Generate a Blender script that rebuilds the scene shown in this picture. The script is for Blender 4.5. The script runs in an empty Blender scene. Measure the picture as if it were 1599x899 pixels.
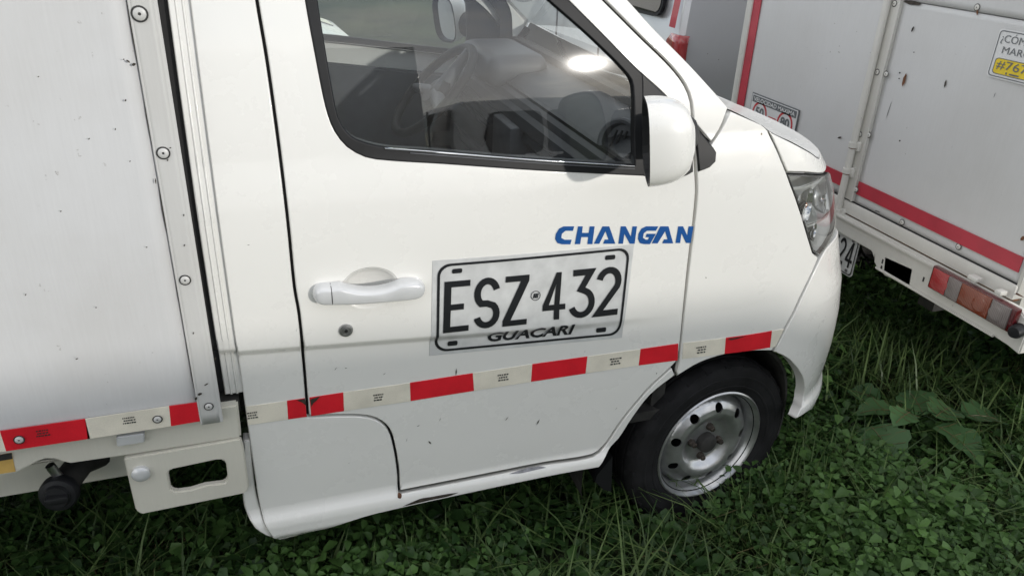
import bpy, bmesh, math, random
import numpy as np
from mathutils import Matrix, Vector
random.seed(7); rng = np.random.default_rng(7)
SC = bpy.context.scene
COL = SC.collection
# ------------------------------------------------------------------ camera, world, sun, exposure
FPX, CX, CY = 1215.0, 799.5, 449.5            # focal length and centre in photo pixels (1599 x 899)
CAM = np.array([0.0, -1.5, 1.69])
_d = np.array([699-CX, 2879-CY, FPX]); _d /= np.linalg.norm(_d)
_x = np.array([4700-CX, 0-CY, FPX]); _x -= _d*(_x@_d); _x /= np.linalg.norm(_x)
RW = np.stack([_x, np.cross(-_d, _x), -_d], 1)   # world -> camera (x right, y down, z forward)
cd = bpy.data.cameras.new('camera'); cam = bpy.data.objects.new('camera', cd); COL.objects.link(cam)
_r, _dn, _f = RW
cam.matrix_world = Matrix([[_r[i], -_dn[i], -_f[i], CAM[i]] for i in range(3)]+[[0, 0, 0, 1]])
cd.sensor_width = 36.0; cd.lens = 36.0*FPX/1599.0; cd.clip_start = 0.05; cd.clip_end = 2000
SC.camera = cam
SUN_EL, SUN_AZ = math.radians(11.64), math.radians(-61.61)      # azimuth measured from +X towards +Y
SUN = Vector((math.cos(SUN_EL)*math.cos(SUN_AZ), math.cos(SUN_EL)*math.sin(SUN_AZ), math.sin(SUN_EL)))
w = bpy.data.worlds.new('World'); SC.world = w; w.use_nodes = True
nt = w.node_tree; nt.nodes.clear()
sk = nt.nodes.new('ShaderNodeTexSky'); sk.sky_type = 'NISHITA'; sk.sun_disc = False
sk.sun_elevation = SUN_EL; sk.sun_rotation = math.atan2(SUN.x, SUN.y)
sk.dust_density = .35; sk.air_density = .8; sk.ozone_density = 1.6
tc = nt.nodes.new('ShaderNodeTexCoord'); mp = nt.nodes.new('ShaderNodeMapping'); mp.inputs['Scale'].default_value = (1, 1, 2.6)
nz = nt.nodes.new('ShaderNodeTexNoise'); nz.inputs['Scale'].default_value = 2.3; nz.inputs['Detail'].default_value = 8; nz.inputs['Roughness'].default_value = .58
cr = nt.nodes.new('ShaderNodeValToRGB'); cr.color_ramp.elements[0].position = .38; cr.color_ramp.elements[1].position = .58
mx = nt.nodes.new('ShaderNodeMix'); mx.data_type = 'RGBA'
bg = nt.nodes.new('ShaderNodeBackground'); bg.inputs['Strength'].default_value = .15
out = nt.nodes.new('ShaderNodeOutputWorld')
L = nt.links.new
L(tc.outputs['Generated'], mp.inputs[0]); L(mp.outputs[0], nz.inputs['Vector']); L(nz.outputs['Fac'], cr.inputs[0])
L(cr.outputs[0], mx.inputs['Factor']); L(sk.outputs[0], mx.inputs[6]); mx.inputs[7].default_value = (9.0, 8.9, 8.75, 1)
L(mx.outputs[2], bg.inputs[0]); L(bg.outputs[0], out.inputs[0])
sd = bpy.data.lights.new('sun', 'SUN'); so = bpy.data.objects.new('sun', sd); COL.objects.link(so)
sd.energy = 1.5; sd.angle = math.radians(1.7); sd.color = (1, .955, .89)
so.rotation_euler = SUN.to_track_quat('Z', 'Y').to_euler()
SC.render.engine = 'CYCLES'
SC.view_settings.view_transform = 'Standard'; SC.view_settings.look = 'None'
SC.view_settings.exposure = 0.25; SC.view_settings.gamma = 1.0; SC.view_settings.use_curve_mapping = False
SC.cycles.max_bounces = 10; SC.cycles.transparent_max_bounces = 24; SC.cycles.sample_clamp_indirect = 8

# ------------------------------------------------------------------ pixel <-> place
def ray(px, py): return RW.T @ np.array([px-CX, py-CY, FPX])
def PY(px, py, Y): r = ray(px, py); return CAM + r*(Y-CAM[1])/r[1]
def PX(px, py, X): r = ray(px, py); return CAM + r*(X-CAM[0])/r[0]
def PZ(px, py, Z): r = ray(px, py); return CAM + r*(Z-CAM[2])/r[2]
def proj(p):
    q = RW @ (np.asarray(p)-CAM); return np.array([CX+FPX*q[0]/q[2], CY+FPX*q[1]/q[2]])

# ------------------------------------------------------------------ materials
MAT = {}
def newmat(name):
    m = bpy.data.materials.new(name); m.use_nodes = True; n = m.node_tree; n.nodes.clear()
    o = n.nodes.new('ShaderNodeOutputMaterial'); b = n.nodes.new('ShaderNodeBsdfPrincipled'); n.links.new(b.outputs[0], o.inputs[0])
    MAT[name] = m
    return m, n, b
def node(n, t, **kw):
    x = n.nodes.new(t)
    for k, v in kw.items():
        if k in ('op',): x.operation = v
        elif hasattr(x, k) and not k[0].isupper(): setattr(x, k, v)
        else: x.inputs[k.replace('_', ' ')].default_value = v
    return x
def coords(n, scale=(1, 1, 1)):
    t = n.nodes.new('ShaderNodeTexCoord'); m = n.nodes.new('ShaderNodeMapping'); m.inputs['Scale'].default_value = scale
    n.links.new(t.outputs['Object'], m.inputs[0]); return m.outputs[0]
def ramp(n, src, p0, p1, c0=(0, 0, 0, 1), c1=(1, 1, 1, 1)):
    r = n.nodes.new('ShaderNodeValToRGB'); e = r.color_ramp.elements
    e[0].position = p0; e[1].position = p1; e[0].color = c0; e[1].color = c1
    n.links.new(src, r.inputs[0]); return r.outputs[0]
def mixc(n, fac, a, b, mode='MIX'):
    x = n.nodes.new('ShaderNodeMix'); x.data_type = 'RGBA'; x.blend_type = mode
    for i, v in ((0, fac), (6, a), (7, b)):
        if isinstance(v, (float, int, tuple)): x.inputs[i].default_value = v
        else: n.links.new(v, x.inputs[i])
    return x.outputs[2]
def rgba(c): return (c[0], c[1], c[2], 1.0)
def plain(name, col, rough=.5, metal=0.0, coat=0.0, var=.08, vscale=25, bump=0.0, bscale=300, spec=.5):
    m, n, b = newmat(name)
    co = coords(n)
    nz = node(n, 'ShaderNodeTexNoise', Scale=vscale, Detail=4.0); n.links.new(co, nz.inputs['Vector'])
    f = ramp(n, nz.outputs['Fac'], .3, .7)
    c = mixc(n, f, rgba([x*(1-var) for x in col]), rgba([min(1, x*(1+var)) for x in col]))
    n.links.new(c, b.inputs['Base Color'])
    b.inputs['Roughness'].default_value = rough; b.inputs['Metallic'].default_value = metal
    b.inputs['Coat Weight'].default_value = coat; b.inputs['Specular IOR Level'].default_value = spec
    if bump:
        nb = node(n, 'ShaderNodeTexNoise', Scale=bscale, Detail=3.0); n.links.new(co, nb.inputs['Vector'])
        bp = node(n, 'ShaderNodeBump', Strength=bump, Distance=.002); n.links.new(nb.outputs['Fac'], bp.inputs['Height']); n.links.new(bp.outputs[0], b.inputs['Normal'])
    return m
def paint(name, col, rough=.22, coat=.6, dirt=.5, chips=.5, dirtcol=(.42, .38, .30), metal=0):
    """car paint: faint wavy orange peel, thin road dirt in patches, sparse stone chips"""
    m, n, b = newmat(name)
    co = coords(n)
    n1 = node(n, 'ShaderNodeTexNoise', Scale=3.5, Detail=9.0, Roughness=.65); n.links.new(co, n1.inputs['Vector'])
    d = ramp(n, n1.outputs['Fac'], .35, .95)
    sm = n.nodes.new('ShaderNodeMath'); sm.operation = 'MULTIPLY'; sm.inputs[1].default_value = .22*dirt; n.links.new(d, sm.inputs[0])
    c = mixc(n, sm.outputs[0], rgba(col), rgba(dirtcol))
    # chips: voronoi dots, masked by noise so they gather in places
    cs = coords(n, (1, 1, .7))
    v = node(n, 'ShaderNodeTexVoronoi', Scale=20.0); n.links.new(cs, v.inputs['Vector'])
    n2 = node(n, 'ShaderNodeTexNoise', Scale=160.0, Detail=2.0); n.links.new(co, n2.inputs['Vector'])
    ad = n.nodes.new('ShaderNodeMath'); ad.operation = 'MULTIPLY_ADD'; ad.inputs[1].default_value = .09; n.links.new(n2.outputs['Fac'], ad.inputs[0]); n.links.new(v.outputs['Distance'], ad.inputs[2])
    dot = ramp(n, ad.outputs[0], .082, .092, (1, 1, 1, 1), (0, 0, 0, 1))
    sx = n.nodes.new('ShaderNodeSeparateColor'); n.links.new(v.outputs['Color'], sx.inputs[0])
    keep = ramp(n, sx.outputs[0], 1-.16*chips-.002, 1-.16*chips)
    mm = n.nodes.new('ShaderNodeMath'); mm.operation = 'MULTIPLY'; n.links.new(dot, mm.inputs[0]); n.links.new(keep, mm.inputs[1])
    c = mixc(n, mm.outputs[0], c, (.10, .085, .07, 1))
    n.links.new(c, b.inputs['Base Color'])
    rr = n.nodes.new('ShaderNodeMapRange'); rr.inputs['To Min'].default_value = rough; rr.inputs['To Max'].default_value = rough+.25; n.links.new(d, rr.inputs[0]); n.links.new(rr.outputs[0], b.inputs['Roughness'])
    b.inputs['Coat Weight'].default_value = coat; b.inputs['Coat Roughness'].default_value = .06; b.inputs['Metallic'].default_value = metal
    nb = node(n, 'ShaderNodeTexNoise', Scale=9.0, Detail=2.0); n.links.new(co, nb.inputs['Vector'])
    bp = node(n, 'ShaderNodeBump', Strength=.10, Distance=.01); n.links.new(nb.outputs['Fac'], bp.inputs['Height']); n.links.new(bp.outputs[0], b.inputs['Normal']); n.links.new(bp.outputs[0], b.inputs['Coat Normal'])
    return m
def sheet(name, col, rough=.5, streak=(60, 60, 3), grime=.5, scuff=1.0):
    """dull painted sheet metal of a cargo box: brushed streaks, grime clouds, dark scuffs"""
    m, n, b = newmat(name)
    co = coords(n); cs = coords(n, streak)
    n0 = node(n, 'ShaderNodeTexNoise', Scale=4.0, Detail=4.0, Roughness=.7); n.links.new(cs, n0.inputs['Vector'])
    n1 = node(n, 'ShaderNodeTexNoise', Scale=2.2, Detail=8.0, Roughness=.6); n.links.new(co, n1.inputs['Vector'])
    n2 = node(n, 'ShaderNodeTexNoise', Scale=70.0, Detail=4.0); n.links.new(co, n2.inputs['Vector'])
    n3 = node(n, 'ShaderNodeTexNoise', Scale=5.0, Detail=2.0); n.links.new(co, n3.inputs['Vector'])
    c = mixc(n, ramp(n, n0.outputs['Fac'], .3, .7), rgba([x*.955 for x in col]), rgba(col))
    g = ramp(n, n1.outputs['Fac'], .42, .80); k = n.nodes.new('ShaderNodeMath'); k.operation = 'MULTIPLY'; k.inputs[1].default_value = .45*grime; n.links.new(g, k.inputs[0])
    c = mixc(n, k.outputs[0], c, (.40, .38, .34, 1))
    s = ramp(n, n2.outputs['Fac'], .70, .76); s3 = ramp(n, n3.outputs['Fac'], .52, .62)
    k2 = n.nodes.new('ShaderNodeMath'); k2.operation = 'MULTIPLY'; n.links.new(s, k2.inputs[0]); n.links.new(s3, k2.inputs[1])
    k3 = n.nodes.new('ShaderNodeMath'); k3.operation = 'MULTIPLY'; k3.inputs[1].default_value = .55*scuff; n.links.new(k2.outputs[0], k3.inputs[0])
    c = mixc(n, k3.outputs[0], c, (.12, .10, .085, 1))
    n.links.new(c, b.inputs['Base Color']); b.inputs['Roughness'].default_value = rough; b.inputs['Coat Weight'].default_value = .12; b.inputs['Coat Roughness'].default_value = .3
    bp = node(n, 'ShaderNodeBump', Strength=.25, Distance=.004); n.links.new(n1.outputs['Fac'], bp.inputs['Height']); n.links.new(bp.outputs[0], b.inputs['Normal'])
    return m
def glass(name, tint=(.80, .84, .84), rough=0.0, ior=1.5, dust=.04):
    m, n, b = newmat(name); n.nodes.remove(b)
    o = [x for x in n.nodes if x.type == 'OUTPUT_MATERIAL'][0]
    t = node(n, 'ShaderNodeBsdfTransparent'); t.inputs[0].default_value = rgba(tint)
    g = node(n, 'ShaderNodeBsdfGlossy'); g.inputs['Roughness'].default_value = rough; g.inputs[0].default_value = (1, 1, 1, 1)
    lw = node(n, 'ShaderNodeLayerWeight', Blend=.5)          # Schlick reflectance of the two faces of a pane
    pw = n.nodes.new('ShaderNodeMath'); pw.operation = 'POWER'; pw.inputs[1].default_value = 5; n.links.new(lw.outputs['Facing'], pw.inputs[0])
    k = n.nodes.new('ShaderNodeMath'); k.operation = 'MULTIPLY_ADD'; k.use_clamp = True; k.inputs[1].default_value = .9; k.inputs[2].default_value = .075; n.links.new(pw.outputs[0], k.inputs[0])
    g2 = node(n, 'ShaderNodeBsdfGlossy'); g2.inputs['Roughness'].default_value = max(.075, rough); g2.inputs[0].default_value = (1, 1, 1, 1)      # faint rough lobe like dust haze, added for a glow round the sun's glint
    gx = n.nodes.new('ShaderNodeMixShader'); gx.inputs[0].default_value = .07; n.links.new(g.outputs[0], gx.inputs[1]); n.links.new(g2.outputs[0], gx.inputs[2])
    mx = n.nodes.new('ShaderNodeMixShader'); n.links.new(k.outputs[0], mx.inputs[0]); n.links.new(t.outputs[0], mx.inputs[1]); n.links.new(gx.outputs[0], mx.inputs[2])
    d = node(n, 'ShaderNodeBsdfDiffuse'); d.inputs[0].default_value = (.6, .58, .54, 1)
    co = coords(n, (1, 1, 1)); nz = node(n, 'ShaderNodeTexNoise', Scale=9.0, Detail=7.0, Roughness=.7); n.links.new(co, nz.inputs['Vector'])
    f = ramp(n, nz.outputs['Fac'], .35, .85, (dust*.5, dust*.5, dust*.5, 1), (dust*2, dust*2, dust*2, 1))
    m2 = n.nodes.new('ShaderNodeMixShader'); n.links.new(f, m2.inputs[0]); n.links.new(mx.outputs[0], m2.inputs[1]); n.links.new(d.outputs[0], m2.inputs[2])
    n.links.new(m2.outputs[0], o.inputs[0])
    return m
def tape(name, col, rough=.35):
    """retroreflective tape: fine honeycomb relief"""
    m, n, b = newmat(name)
    co = coords(n)
    v = node(n, 'ShaderNodeTexVoronoi', Scale=230.0); v.feature = 'DISTANCE_TO_EDGE'; n.links.new(co, v.inputs['Vector'])
    nz = node(n, 'ShaderNodeTexNoise', Scale=14.0, Detail=5.0); n.links.new(co, nz.inputs['Vector'])
    c = mixc(n, ramp(n, nz.outputs['Fac'], .4, .75), rgba(col), rgba([x*.80 for x in col]))
    c = mixc(n, ramp(n, v.outputs['Distance'], .0, .12, (.14, .14, .14, 1), (0, 0, 0, 1)), c, rgba([x*.5 for x in col]))
    n.links.new(c, b.inputs['Base Color']); b.inputs['Roughness'].default_value = rough; b.inputs['Coat Weight'].default_value = .3
    return m
paint('white_paint', (.82, .815, .785), dirt=.12, chips=.6)
paint('van_silver', (.58, .58, .60), dirt=.3, chips=0.1, metal=.35, rough=.3)
paint('van_white', (.80, .80, .78), dirt=.25, chips=0.1)
sheet('box_sheet', (.64, .645, .655), grime=.75, scuff=1.3)
sheet('box_trim', (.60, .60, .59), grime=.75, scuff=1.6, rough=.42)
sheet('rear_sheet', (.66, .66, .66), grime=.6, scuff=1.2)
sheet('rear_frame', (.68, .67, .63), grime=.8, scuff=1.4, rough=.42)
sheet('chassis_paint', (.70, .68, .60), grime=.8, scuff=1.5, rough=.4)
plain('rubber', (.010, .0105, .012), .5, var=.2, spec=.3)
plain('tyre_rubber', (.011, .011, .012), .8, var=.45, vscale=18, bump=.2, spec=.25)
plain('black_plastic', (.012, .0125, .014), .48, var=.15, bump=.12, bscale=700, spec=.35)
plain('under_black', (.006, .006, .007), .6, spec=.2)
plain('dark_gap', (.012, .012, .013), .8)
plain('under_dark', (.03, .029, .027), .8, var=.4)
plain('dash_plastic', (.04, .043, .05), .5, var=.15, bump=.2, bscale=600)
plain('trim_plastic', (.10, .104, .115), .55, var=.1)
plain('seat_fabric', (.055, .057, .062), .85, var=.3, vscale=60, bump=.4, bscale=500)
plain('seat_side', (.12, .122, .13), .75, var=.2, vscale=60)
plain('steel', (.46, .46, .47), .32, 1.0, var=.12, vscale=14)
plain('rim_silver', (.50, .505, .51), .30, .8, var=.28, vscale=16, coat=.2)
plain('lamp_silver', (.62, .63, .63), .28, .55, var=.05, coat=.5)
plain('rust', (.16, .07, .035), .8, .2, var=.5, vscale=60)
plain('brown_hub', (.055, .045, .036), .65, .3, var=.5, vscale=90)
plain('chrome', (.75, .76, .78), .08, 1.0, var=.02)
plain('mirror_silver', (.86, .88, .90), .01, 1.0, var=.01)
plain('handle_paint', (.66, .67, .68), .22, .15, coat=.6, var=.04)
plain('plate_white', (.58, .59, .59), .38, var=.12, vscale=22, coat=.2)
plain('plate_black', (.014, .015, .018), .35, var=.1)
plain('sign_white', (.72, .72, .72), .4, var=.05)
plain('sign_grey', (.14, .15, .16), .4)
plain('sign_yellow', (.78, .58, .03), .4, var=.05)
plain('sign_red', (.55, .05, .06), .4)
plain('brand_blue', (.012, .085, .30), .3, coat=.3, var=.08)
plain('print_black', (.03, .03, .03), .6)
plain('amber_label', (.62, .40, .12), .5, var=.15)
plain('chip_metal', (.22, .22, .23), .4, .6, var=.3, vscale=80)
tape('tape_red', (.78, .018, .035)); tape('tape_white', (.88, .83, .71)); tape('old_red', (.50, .03, .055), .45)
glass('window_glass', (.86, .89, .89), dust=.012); glass('lens_clear', (.93, .94, .93), .02, 1.5, .09); glass('dark_glass', (.10, .10, .105), 0.0, 1.5, .02)
def lens(name, col):
    m, n, b = newmat(name)
    v = coords(n, (1, 1, 1)); wv = node(n, 'ShaderNodeTexWave', Scale=55.0); wv.bands_direction = 'Y'; n.links.new(v, wv.inputs['Vector'])
    c = mixc(n, wv.outputs['Fac'], rgba([x*.75 for x in col]), rgba(col)); n.links.new(c, b.inputs['Base Color'])
    b.inputs['Roughness'].default_value = .18; b.inputs['Coat Weight'].default_value = 1; b.inputs['Subsurface Weight'].default_value = .0
    bp = node(n, 'ShaderNodeBump', Strength=.3, Distance=.002); n.links.new(wv.outputs['Fac'], bp.inputs['Height']); n.links.new(bp.outputs[0], b.inputs['Normal'])
    return m
lens('lens_red', (.40, .015, .02)); lens('lens_deep_red', (.10, .008, .012)); lens('lens_amber', (.24, .05, .022)); lens('lens_grey', (.20, .17, .165)); lens('bulb_amber', (.42, .13, .05))

# ------------------------------------------------------------------ object helpers
def mesh_obj(name, verts, faces, mat, parent=None, smooth=False, label=None):
    me = bpy.data.meshes.new(name); me.from_pydata([tuple(map(float, v)) for v in verts], [], [tuple(f) for f in faces]); me.update()
    if mat: me.materials.append(MAT[mat] if isinstance(mat, str) else mat)
    if smooth: me.shade_smooth()
    o = bpy.data.objects.new(name, me); COL.objects.link(o); attach(o, parent)
    if label: o['label'] = label
    return o
def attach(o, parent):
    if parent is None: return
    base = parent
    o.parent = parent
    m = Matrix.Identity(4); p = parent
    while p is not None:
        m = m @ Matrix.Identity(4); p = p.parent
    o.matrix_parent_inverse = world_of(parent).inverted()
def world_of(o):
    if o.parent: return world_of(o.parent) @ o.matrix_parent_inverse @ o.matrix_basis
    return o.matrix_basis.copy()
def bm_obj(name, bm, mat, parent=None, smooth=False, angle=None, label=None):
    me = bpy.data.meshes.new(name); bmesh.ops.recalc_face_normals(bm, faces=bm.faces[:]); bm.to_mesh(me); bm.free()
    me.materials.append(MAT[mat])
    if smooth: me.shade_smooth()
    if angle: 
        me.shade_smooth()
        me.set_sharp_from_angle(angle=math.radians(angle))
    o = bpy.data.objects.new(name, me); COL.objects.link(o); attach(o, parent)
    if label: o['label'] = label
    return o
def thing(name, loc, label, cat, group=None):
    o = bpy.data.objects.new(name, None); o.location = loc; COL.objects.link(o); o['label'] = label; o['category'] = cat
    o.empty_display_size = .1
    if group: o['group'] = group
    return o
def box(name, lo, hi, mat, parent=None, bev=.0, label=None, seg=2):
    bm = bmesh.new(); bmesh.ops.create_cube(bm, size=1)
    lo = np.array(lo, float); hi = np.array(hi, float); c = (lo+hi)/2; d = hi-lo
    for v in bm.verts: v.co = Vector((c[0]+v.co.x*d[0], c[1]+v.co.y*d[1], c[2]+v.co.z*d[2]))
    if bev: bmesh.ops.bevel(bm, geom=bm.edges[:], offset=bev, segments=seg, affect='EDGES', profile=.5)
    return bm_obj(name, bm, mat, parent, angle=35 if bev else None, label=label)
def lathe(name, prof, centre, axis, mat, parent=None, seg=40, label=None, angle=38, sweep=None):
    """prof: (radius, distance along axis)"""
    ax = Vector(axis).normalized(); u = ax.orthogonal().normalized(); v = ax.cross(u)
    c = Vector(centre); vs = []; fs = []
    n = len(prof)
    for i in range(seg):
        a = 2*math.pi*i/seg; e = u*math.cos(a)+v*math.sin(a)
        for r, h in prof: vs.append(c+ax*h+e*r)
    for i in range(seg):
        j = (i+1) % seg
        for k in range(n-1): fs.append((i*n+k, j*n+k, j*n+k+1, i*n+k+1))
    bm = bmesh.new()
    bv = [bm.verts.new(x) for x in vs]
    for f in fs:
        try: bm.faces.new([bv[q] for q in f])
        except ValueError: pass
    bmesh.ops.remove_doubles(bm, verts=bm.verts[:], dist=1e-5)
    return bm_obj(name, bm, mat, parent, angle=angle, label=label)
def tube(name, pts, rad, mat, parent=None, seg=12, label=None, closed=False):
    pts = [Vector(p) for p in pts]; n = len(pts); vs = []; fs = []
    rads = rad if isinstance(rad, (list, tuple)) else [rad]*n
    up = None
    for i, p in enumerate(pts):
        if closed: t = (pts[(i+1) % n]-pts[i-1]).normalized()
        else: t = (pts[min(i+1, n-1)]-pts[max(i-1, 0)]).normalized()
        if up is None: up = t.orthogonal().normalized()
        up = (up-t*up.dot(t)).normalized(); b = t.cross(up)
        for k in range(seg):
            a = 2*math.pi*k/seg; vs.append(p+(up*math.cos(a)+b*math.sin(a))*rads[i])
    m = n if closed else n-1
    for i in range(m):
        for k in range(seg):
            j = (i+1) % n; fs.append((i*seg+k, i*seg+(k+1) % seg, j*seg+(k+1) % seg, j*seg+k))
    if not closed:
        fs.append(tuple(range(seg))[::-1]); fs.append(tuple((n-1)*seg+k for k in range(seg)))
    bm = bmesh.new(); bv = [bm.verts.new(x) for x in vs]
    for f in fs: bm.faces.new([bv[q] for q in f])
    return bm_obj(name, bm, mat, parent, angle=50, label=label)
def prism(name, pts, axis, lo, hi, mat, parent=None, bev=0, label=None, holes=()):
    """extrude a 2-D polygon along an axis; pts are the two other coordinates in order"""
    bm = bmesh.new(); edges = []
    def co(p, h):
        q = [p[0], p[1]]; q.insert(axis, h); return q
    for loop in [pts]+list(holes):
        vs = [bm.verts.new(co(p, lo)) for p in loop]
        edges += [bm.edges.new((vs[i], vs[(i+1) % len(vs)])) for i in range(len(vs))]
    if holes: bmesh.ops.triangle_fill(bm, edges=edges, use_beauty=True)
    else: bm.faces.new(bm.verts[:])
    r = bmesh.ops.extrude_face_region(bm, geom=bm.faces[:])
    d = [0, 0, 0]; d[axis] = hi-lo
    bmesh.ops.translate(bm, verts=[g for g in r['geom'] if isinstance(g, bmesh.types.BMVert)], vec=d)
    if bev:
        bmesh.ops.recalc_face_normals(bm, faces=bm.faces[:])
        es = [e for e in bm.edges if len(e.link_faces) == 2 and e.calc_face_angle() > .6]
        bmesh.ops.bevel(bm, geom=es, offset=bev, segments=2, affect='EDGES')
    return bm_obj(name, bm, mat, parent, angle=35, label=label)

# ------------------------------------------------------------------ the cab's side surface, (s, z) -> place
S0, NA, NB, NN = 1.15, .62, .75, 2.6
_t = np.linspace(0, 1, 1500); _t = 1-(1-_t)**2.2
_px = NA*_t; _py = NB*(1-np.clip(1-_t**NN, 0, 1)**(1/NN))
_s = np.concatenate([[0], np.cumsum(np.hypot(np.diff(_px), np.diff(_py)))])
SEND = S0+_s[-1]
def sstep(x, a, b): u = np.clip((x-a)/(b-a), 0, 1); return u*u*(3-2*u)
_kz = [0, .15, .30, .40, .50, .60, .70, .80, .90, 1.0, 1.05, 1.10, 1.15, 1.2, 1.3, 1.9]; _kv = [.98, 1.00, 1.06, 1.105, 1.115, 1.10, 1.06, .98, .90, .82, .765, .69, .61, .53, .45, .2]
_pz = [.15, .27, .287, .300, .326, .338, .352, .366, .45, .70, .775]
_pv = [.05, .020, .004, .0, .0, .004, .014, .020, .018, .016, .016]
def belt_z(s): return 1.262-.128*s
def surf(s, z, off=0.0, full=False):
    s = np.asarray(s, float); z = np.asarray(z, float)
    q = np.maximum(s-S0, 0)
    dx = np.interp(q, _s, _px); dy = np.interp(q, _s, _py)
    tx = np.interp(q+.004, _s, _px)-np.interp(q-.004, _s, _px); ty = np.interp(q+.004, _s, _py)-np.interp(q-.004, _s, _py)
    side = s <= S0; tx = np.where(side, 1., tx); ty = np.where(side, 0., ty); ln = np.hypot(tx, ty)+1e-9; tx, ty = tx/ln, ty/ln
    k = np.interp(z, _kz, _kv)
    X = np.where(side, s, S0+dx*k); Y = np.where(side, 0., dy)
    low = np.interp(z, _pz, _pv)
    amp = .014*(1-sstep(s, .45, 1.0))+.004                 # crease below the handle, fading forwards
    zc = .812-.062*s
    up = (.016-amp)+.004*np.clip((z-.95)/.2, -1, 1)**2
    hi = up+.02*np.clip((z-1.02)/.2, 0, 1)**2*.5+.08*np.maximum(z-1.13, 0)*sstep(z, 1.08, 1.20)+.27*np.maximum(z-1.13, 0)**2
    f = sstep(z, zc-.018, zc+.006)
    p = low*(1-f)+hi*f
    n = p-off
    X = X - ty*n; Y = Y + tx*n
    return np.stack([X, Y, z+0*X], -1)
def snorm(s, z):
    e = 2e-3
    a = surf(s+e, z)-surf(s-e, z); b = surf(s, z+e)-surf(s, z-e)
    n = np.cross(a, b); return n/np.linalg.norm(n, axis=-1, keepdims=True)
def SZ(px, py):
    p = PY(px, py, .01); u = np.array([min(p[0], 1.5), p[2]]); t = np.array([px, py], float)
    for it in range(60):
        f0 = proj(surf(*u))-t
        if np.abs(f0).max() < .02: break
        e = 1e-4
        J = np.stack([(proj(surf(u[0]+e, u[1]))-t-f0)/e, (proj(surf(u[0], u[1]+e))-t-f0)/e], 1)
        lam = 1e-3*np.trace(J.T@J)
        st = np.linalg.solve(J.T@J+lam*np.eye(2), -J.T@f0)
        u = u+np.clip(st, -.08, .08)
    return u
def path(pts, closed=True, step=.022):
    """pixel points (x, y[, 'c' = corner]) or ('s', s, z[, 'c']) -> dense (s, z) polygon, Catmull-Rom between corners"""
    P = []; C = []
    for p in pts:
        if p[0] == 's': P.append(np.array(p[1:3], float)); C.append(len(p) > 3)
        else: P.append(SZ(p[0], p[1])); C.append(len(p) > 2)
    n = len(P); out = []
    for i in range(n if closed else n-1):
        a, b = P[i], P[(i+1) % n]
        ca, cb = C[i], C[(i+1) % n]
        pa = P[i-1] if (not ca and (closed or i > 0)) else a-(b-a)
        pb = P[(i+2) % n] if (not cb and (closed or i+2 < n)) else b+(b-a)
        d = np.linalg.norm(b-a); m = max(1, int(math.ceil(d/step)))
        # centripetal-ish tangents scaled by this segment
        ta = (b-pa)/(np.linalg.norm(a-pa)+d+1e-9)*d; tb = (pb-a)/(np.linalg.norm(pb-b)+d+1e-9)*d
        for k in range(m):
            u = k/m; h = u*u*(3-2*u)
            out.append((2*u**3-3*u*u+1)*a+(u**3-2*u*u+u)*ta+(-2*u**3+3*u*u)*b+(u**3-u*u)*tb)
    if not closed: out.append(P[-1])
    return np.array(out)
def area(p): return .5*np.sum(p[:, 0]*np.roll(p[:, 1], -1)-np.roll(p[:, 0], -1)*p[:, 1])
def inset(p, g):
    """move every edge of a polygon inwards by g (mitred); polygon is made counter-clockwise"""
    if area(p) < 0: p = p[::-1]
    a = np.roll(p, 1, 0); b = np.roll(p, -1, 0)
    e0 = p-a; e1 = b-p
    n0 = np.stack([-e0[:, 1], e0[:, 0]], 1); n1 = np.stack([-e1[:, 1], e1[:, 0]], 1)
    n0 /= np.linalg.norm(n0, axis=1, keepdims=True)+1e-12; n1 /= np.linalg.norm(n1, axis=1, keepdims=True)+1e-12
    m = n0+n1; d = np.maximum((m*n0).sum(1), .45); return p+m/d[:, None]*g
SCUT = np.unique(np.concatenate([np.arange(-.1, 1.1, .1), np.arange(1.1, 2.4, .03)]))
ZCUT = np.unique(np.concatenate([np.arange(.15, .40, .008), np.arange(.42, .74, .06), [.74, .83], np.arange(.84, 1.10, .03), np.arange(1.1, 1.3, .02), np.arange(1.3, 2.0, .1)]))
def flat_fill(loops, cuts=True, crease_only=False):
    bm = bmesh.new(); edges = []
    for lp in loops:
        vs = [bm.verts.new((p[0], p[1], 0)) for p in lp]
        edges += [bm.edges.new((vs[i], vs[(i+1) % len(vs)])) for i in range(len(vs))]
    bmesh.ops.triangle_fill(bm, edges=edges, use_beauty=True, use_dissolve=False)
    if cuts: cut(bm)
    return bm
def cut(bm):
    co = np.array([v.co[:2] for v in bm.verts]); lo = co.min(0); hi = co.max(0)
    for arr, ax in ((SCUT, 0), (ZCUT, 1)):
        for c in arr:
            if lo[ax]+1e-4 < c < hi[ax]-1e-4:
                q = [0, 0, 0]; q[ax] = c; nn = [0, 0, 0]; nn[ax] = 1
                bmesh.ops.bisect_plane(bm, geom=bm.verts[:]+bm.edges[:]+bm.faces[:], dist=1e-6, plane_co=q, plane_no=nn)
    if lo[1] < .82 and hi[1] > .70:
        for c in np.arange(.788, .8241, .003):
            bmesh.ops.bisect_plane(bm, geom=bm.verts[:]+bm.edges[:]+bm.faces[:], dist=1e-6, plane_co=(0, c, 0), plane_no=(.062, 1, 0))
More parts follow.
